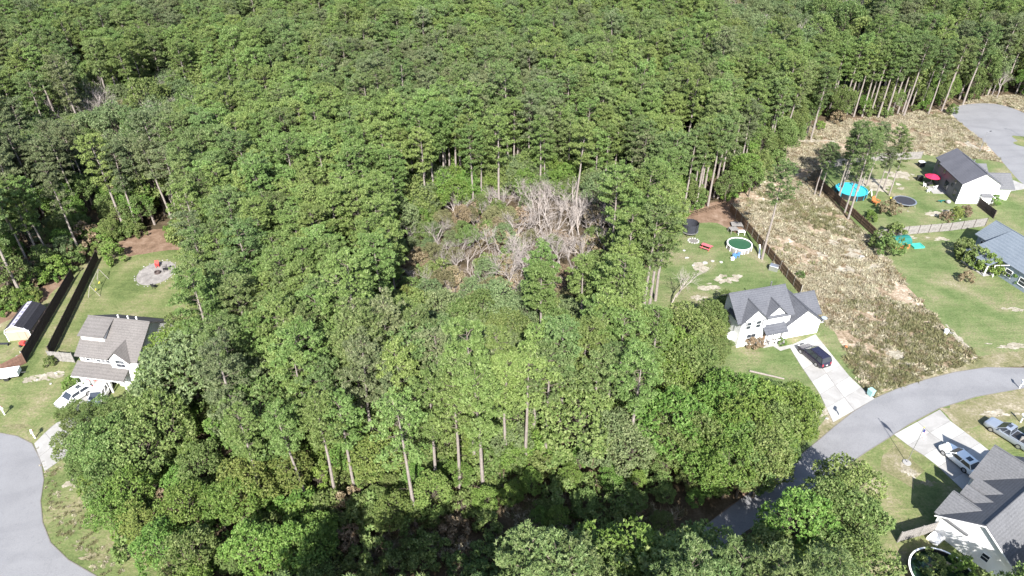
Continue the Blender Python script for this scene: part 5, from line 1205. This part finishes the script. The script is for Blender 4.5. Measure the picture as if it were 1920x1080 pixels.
# rubbish bin, mailboxes, hydrant, post
def bin_(px, py, mat, label):
    c = at(px, py); r = empty('wheelie_bin', c, 25); tag(r, label, 'bin'); MB().box((-.3, -.35, .08), (.3, .35, 1.0), top=(1.15, 1.15)).build('body', mat, r, bevel=.03); MB().box((-.38, -.44, 1.005), (.38, .44, 1.1), top=(.85, .85)).build('lid', mat, r, bevel=.03)
    for s in (-1, 1): MB().tube((s * .28, .33, .12), (s * .36, .33, .12), .12, n=10).build('wheel', M['tire'], r)
bin_(1631, 741, plain('pale_cyan_plastic', (.22, .38, .38), .5), 'pale blue green wheelie bin at the street end of the driveway')
def mailbox(px, py, yaw, label, pm=None):
    c = at(px, py); r = empty('mailbox', c, yaw); tag(r, label, 'mailbox'); bx('post', (-.06, -.06, 0), (.06, .06, 1.15), pm or M['white'], r); MB().box((-.14, -.34, 1.152), (.14, .30, 1.42), top=(.7, 1)).build('box', M['white'], r, bevel=.03); bx('flag', (.15, -.05, 1.3), (.17, .0, 1.5), M['red'], r); bx('arm', (-.04, -.28, .95), (.04, -.07, 1.02), pm or M['white'], r)
mailbox(1574, 780, -40, 'white mailbox at the kerb left of the white driveway'); mailbox(66, 822, 40, 'white mailbox where the hidden driveway meets the dead end street'); mailbox(9, 778, 60, 'white mailbox on the lawn above the dead end street, left edge'); mailbox(1911, 728, -20, 'white mailbox by the road at the right edge'); mailbox(1913, 792, 10, 'white mailbox behind the silver pickup')
c = at(1772, 626); r = empty('well_head', c); tag(r, 'white capped well head standing on the lawn edge', 'well head'); MB().tube((0, 0, 0), (0, 0, .7), .3, n=14).build('casing', M['white'], r); MB().blob((0, 0, .72), (.36, .36, .25), 1, .02, 12).build('cap', M['white'], r)
MB().blob((.8, .2, .08), (.6, .35, .12), 2, .3, 8).build('base_stone', M['concrete'], r)
c = at(1586, 652); o_ = MB().blob((0, 0, .2), (.24, .24, .22), 4, .05, 10).build('ball', M['orange'], None, c); tag(o_, 'orange ball on the grass right of the white house', 'ball')
# fallen beam
a_, b_ = at(1405, 697), at(1470, 712); d = b_ - a_; o_ = MB().tube((0, 0, .16), (d.x, d.y, .16), .15, .12, n=7).build('fallen_log', M['bark_pale'], None, a_); tag(o_, 'pale fallen log across the front lawn of the white house', 'log')
# street lamps
def lamp(px, py, h, yaw, label):
    c = at(px, py); r = empty('street_lamp', c, yaw); tag(r, label, 'street lamp'); MB().tube((0, 0, 0), (0, 0, h), .07, .05, n=8).build('pole', M['shutter'], r); MB().tube((0, 0, h - .1), (.9, 0, h), .035).build('arm', M['shutter'], r); MB().box((.7, -.12, h - .02), (1.2, .12, h + .08)).build('lamp_head', M['dark'], r, bevel=.02)
lamp(1836, 285, 5.0, 20, 'thin street lamp beside the verge of the upper cul de sac'); lamp(1925, 262, 5.5, 160, 'street lamp on the island of the upper cul de sac'); 
# flagpole
c = at(1700, 868); r = empty('flagpole', c); tag(r, 'thin flagpole with a drooping red, white and blue flag on the front lawn', 'flagpole')
MB().tube((0, 0, 0), (0, 0, 6.2), .045, .03, n=8).build('pole', M['metal'], r); MB().blob((0, 0, 6.25), (.08, .08, .08), 1, 0, 8).build('finial', M['yellow'], r); MB().disc((0, 0), .5, 0, .12, n=12).build('base', M['concrete'], r)
def flag(parent):
    """a limp flag: stripes and a blue canton as cloth strips with folds"""
    rows = 13; hgt, wid = .95, 1.45
    def pt(u, v):      # u along the fly, v down the hoist
        droop = u * u * 1.1; return (.04 + u * wid * .42 + .03, .10 * math.sin(u * 11 + v * 2) * u, 5.95 - v * hgt - droop * 1.0)
    fl = empty('flag', (0, 0, 0)); fl.parent = parent
    for i in range(rows):
        m_ = MB(); n = 10; u0 = .42 if i < 7 else 0
        P_ = []
        for k in range(n + 1):
            u = u0 + (1 - u0) * k / n; P_.append((pt(u, i / rows), pt(u, (i + 1) / rows)))
        for k in range(n): m_.slab([P_[k][0], P_[k + 1][0], P_[k + 1][1], P_[k][1]], .008, (0, 1, 0))
        m_.build('stripe', M['red'] if i % 2 == 0 else M['white'], fl)
    m_ = MB(); n = 5
    for k in range(n):
        u, u2 = .42 * k / n, .42 * (k + 1) / n; m_.slab([pt(u, 0), pt(u2, 0), pt(u2, 7 / rows), pt(u, 7 / rows)], .008, (0, 1, 0))
    m_.build('canton', M['navy'], fl)
M['navy'] = plain('navy_cloth', (.02, .03, .12), .8); flag(r)
# kerb signs, bench at the left edge, bits
c = at(6, 648); r = empty('garden_bench', c, 3); tag(r, 'dark low bench on the lawn at the left edge', 'bench'); bx('seat', (-.9, -.2, .35), (.9, .2, .42), M['net'], r)
for x in (-.8, .8): bx('leg', (x - .05, -.15, 0), (x + .05, .15, .35), M['net'], r)
# litter of flat stones on the lawns
stones = [(1283, 470, .3), (1288, 484, .4), (1322, 494, .55), (1336, 490, .35), (1300, 498, .3), (1352, 492, .35), (1616, 482, .5), (1702, 396, .15), (1715, 388, .15), (1540, 770, .25), (1550, 785, .25), (1609, 683, .2), (1640, 700, .2), (40, 660, .3), (33, 668, .25), (95, 720, .2), (70, 712, .2), (105, 700, .25), (1752, 402, .2), (1810, 380, .2), (1800, 412, .2)]
for i, (px, py, r_) in enumerate(stones):
    c = at(px, py); o_ = MB().blob((0, 0, r_ * .2), (r_, r_ * .8, r_ * .4), i, .5, 7).build('stone', M['concrete_pale'], None, c); tag(o_, 'pale loose stone lying on the grass', 'stone', 'pale loose stones on the lawns')
# garden bushes, each with its own look
def bush(px, py, s, m, label, kind='shrub'):
    c = at(px, py); tr, cr = PR[(kind, m)][random.randrange(3)]; placed('bush', tr, cr, c.x, c.y, s, random.uniform(0, 360), label, None, 'bush', 'stem', 'foliage')
bush(1665, 402, 1.25, 'leaf_brown', 'brownish bush standing alone on the lawn below the black trampoline')
bush(1630, 404, .5, 'leaf_bright', 'small bright bush by the fence below the blue pool'); bush(1632, 416, .8, 'leaf_bright', 'small yellow green bush near the fence corner of the pool yard')
bush(1773, 414, .75, 'leaf_brown', 'dry brown bush at the left end of the bed by the grey fence'); bush(1790, 410, 1.0, 'leaf_yellow', 'olive yellow bush in the middle of the bed by the grey fence'); bush(1806, 406, .9, 'leaf_brown', 'straw coloured bush at the right end of the bed by the grey fence')
bush(1664, 478, 1.5, 'leaf_mid', 'dark green bush covering the left end of the playhouse'); bush(1646, 462, 1.2, 'leaf_mid', 'shaded bush at the fence corner left of the playhouse'); bush(1676, 450, 1.3, 'leaf_mid', 'tall thin bush rising in front of the grey fence')
for i, (px, py, s, m, lb) in enumerate([(1803, 480, 1.3, 'leaf_mid', 'first leafy bush at the upper end of the row by the blue grey roof'), (1815, 492, 1.4, 'leaf_mid', 'second leafy bush in the row by the blue grey roof'), (1830, 502, 1.5, 'leaf_mid', 'third leafy bush in the row by the blue grey roof'), (1848, 510, 1.4, 'leaf_bright', 'bright leafy bush halfway along the row by the blue grey roof'), (1866, 512, 1.2, 'leaf_mid', 'leafy bush beside the white downpipe'), (1893, 515, 1.1, 'leaf_mid', 'dark bush right of the white downpipe'), (1905, 532, 1.0, 'leaf_bright', 'yellow green bush at the right edge below the row'), (1810, 528, .8, 'leaf_brown', 'small brown bush on the lawn in front of the leafy row')]): bush(px, py, s, m, lb)
bush(1858, 384, .9, 'leaf_bright', 'green bush at the right foot of the white gable'); bush(1407, 652, .7, 'leaf_brown', 'brown bush under the front windows of the white house'); bush(1420, 650, .6, 'leaf_brown', 'second brown bush under the front windows of the white house'); bush(1465, 646, .45, 'leaf_bright', 'small green bush in the bed by the porch steps'); bush(95, 686, .6, 'leaf_mid', 'small dark bush in front of the short grey fence')
bush(146, 728, .9, 'leaf_bright', 'green bush at the left corner of the brown roofed house'); bush(218, 490, 1.3, 'leaf_bright', 'large green bush at the far end of the left back yard'); bush(205, 480, 1.1, 'leaf_mid', 'darker bush against the far end of the dark fence'); bush(1500, 520, .5, 'leaf_mid', 'small weed bush outside the brown fence')
bush(1795, 1075, 1.0, 'leaf_bright', 'bright bush overlapping the large pool'); bush(1740, 1070, 1.0, 'leaf_mid', 'leafy bush at the left side of the large pool')
bush(1885, 1070, 1.2, 'leaf_yellow', 'yellowing bush beside the house with dormers, lower edge')
print('OBJ', len(bpy.data.objects))
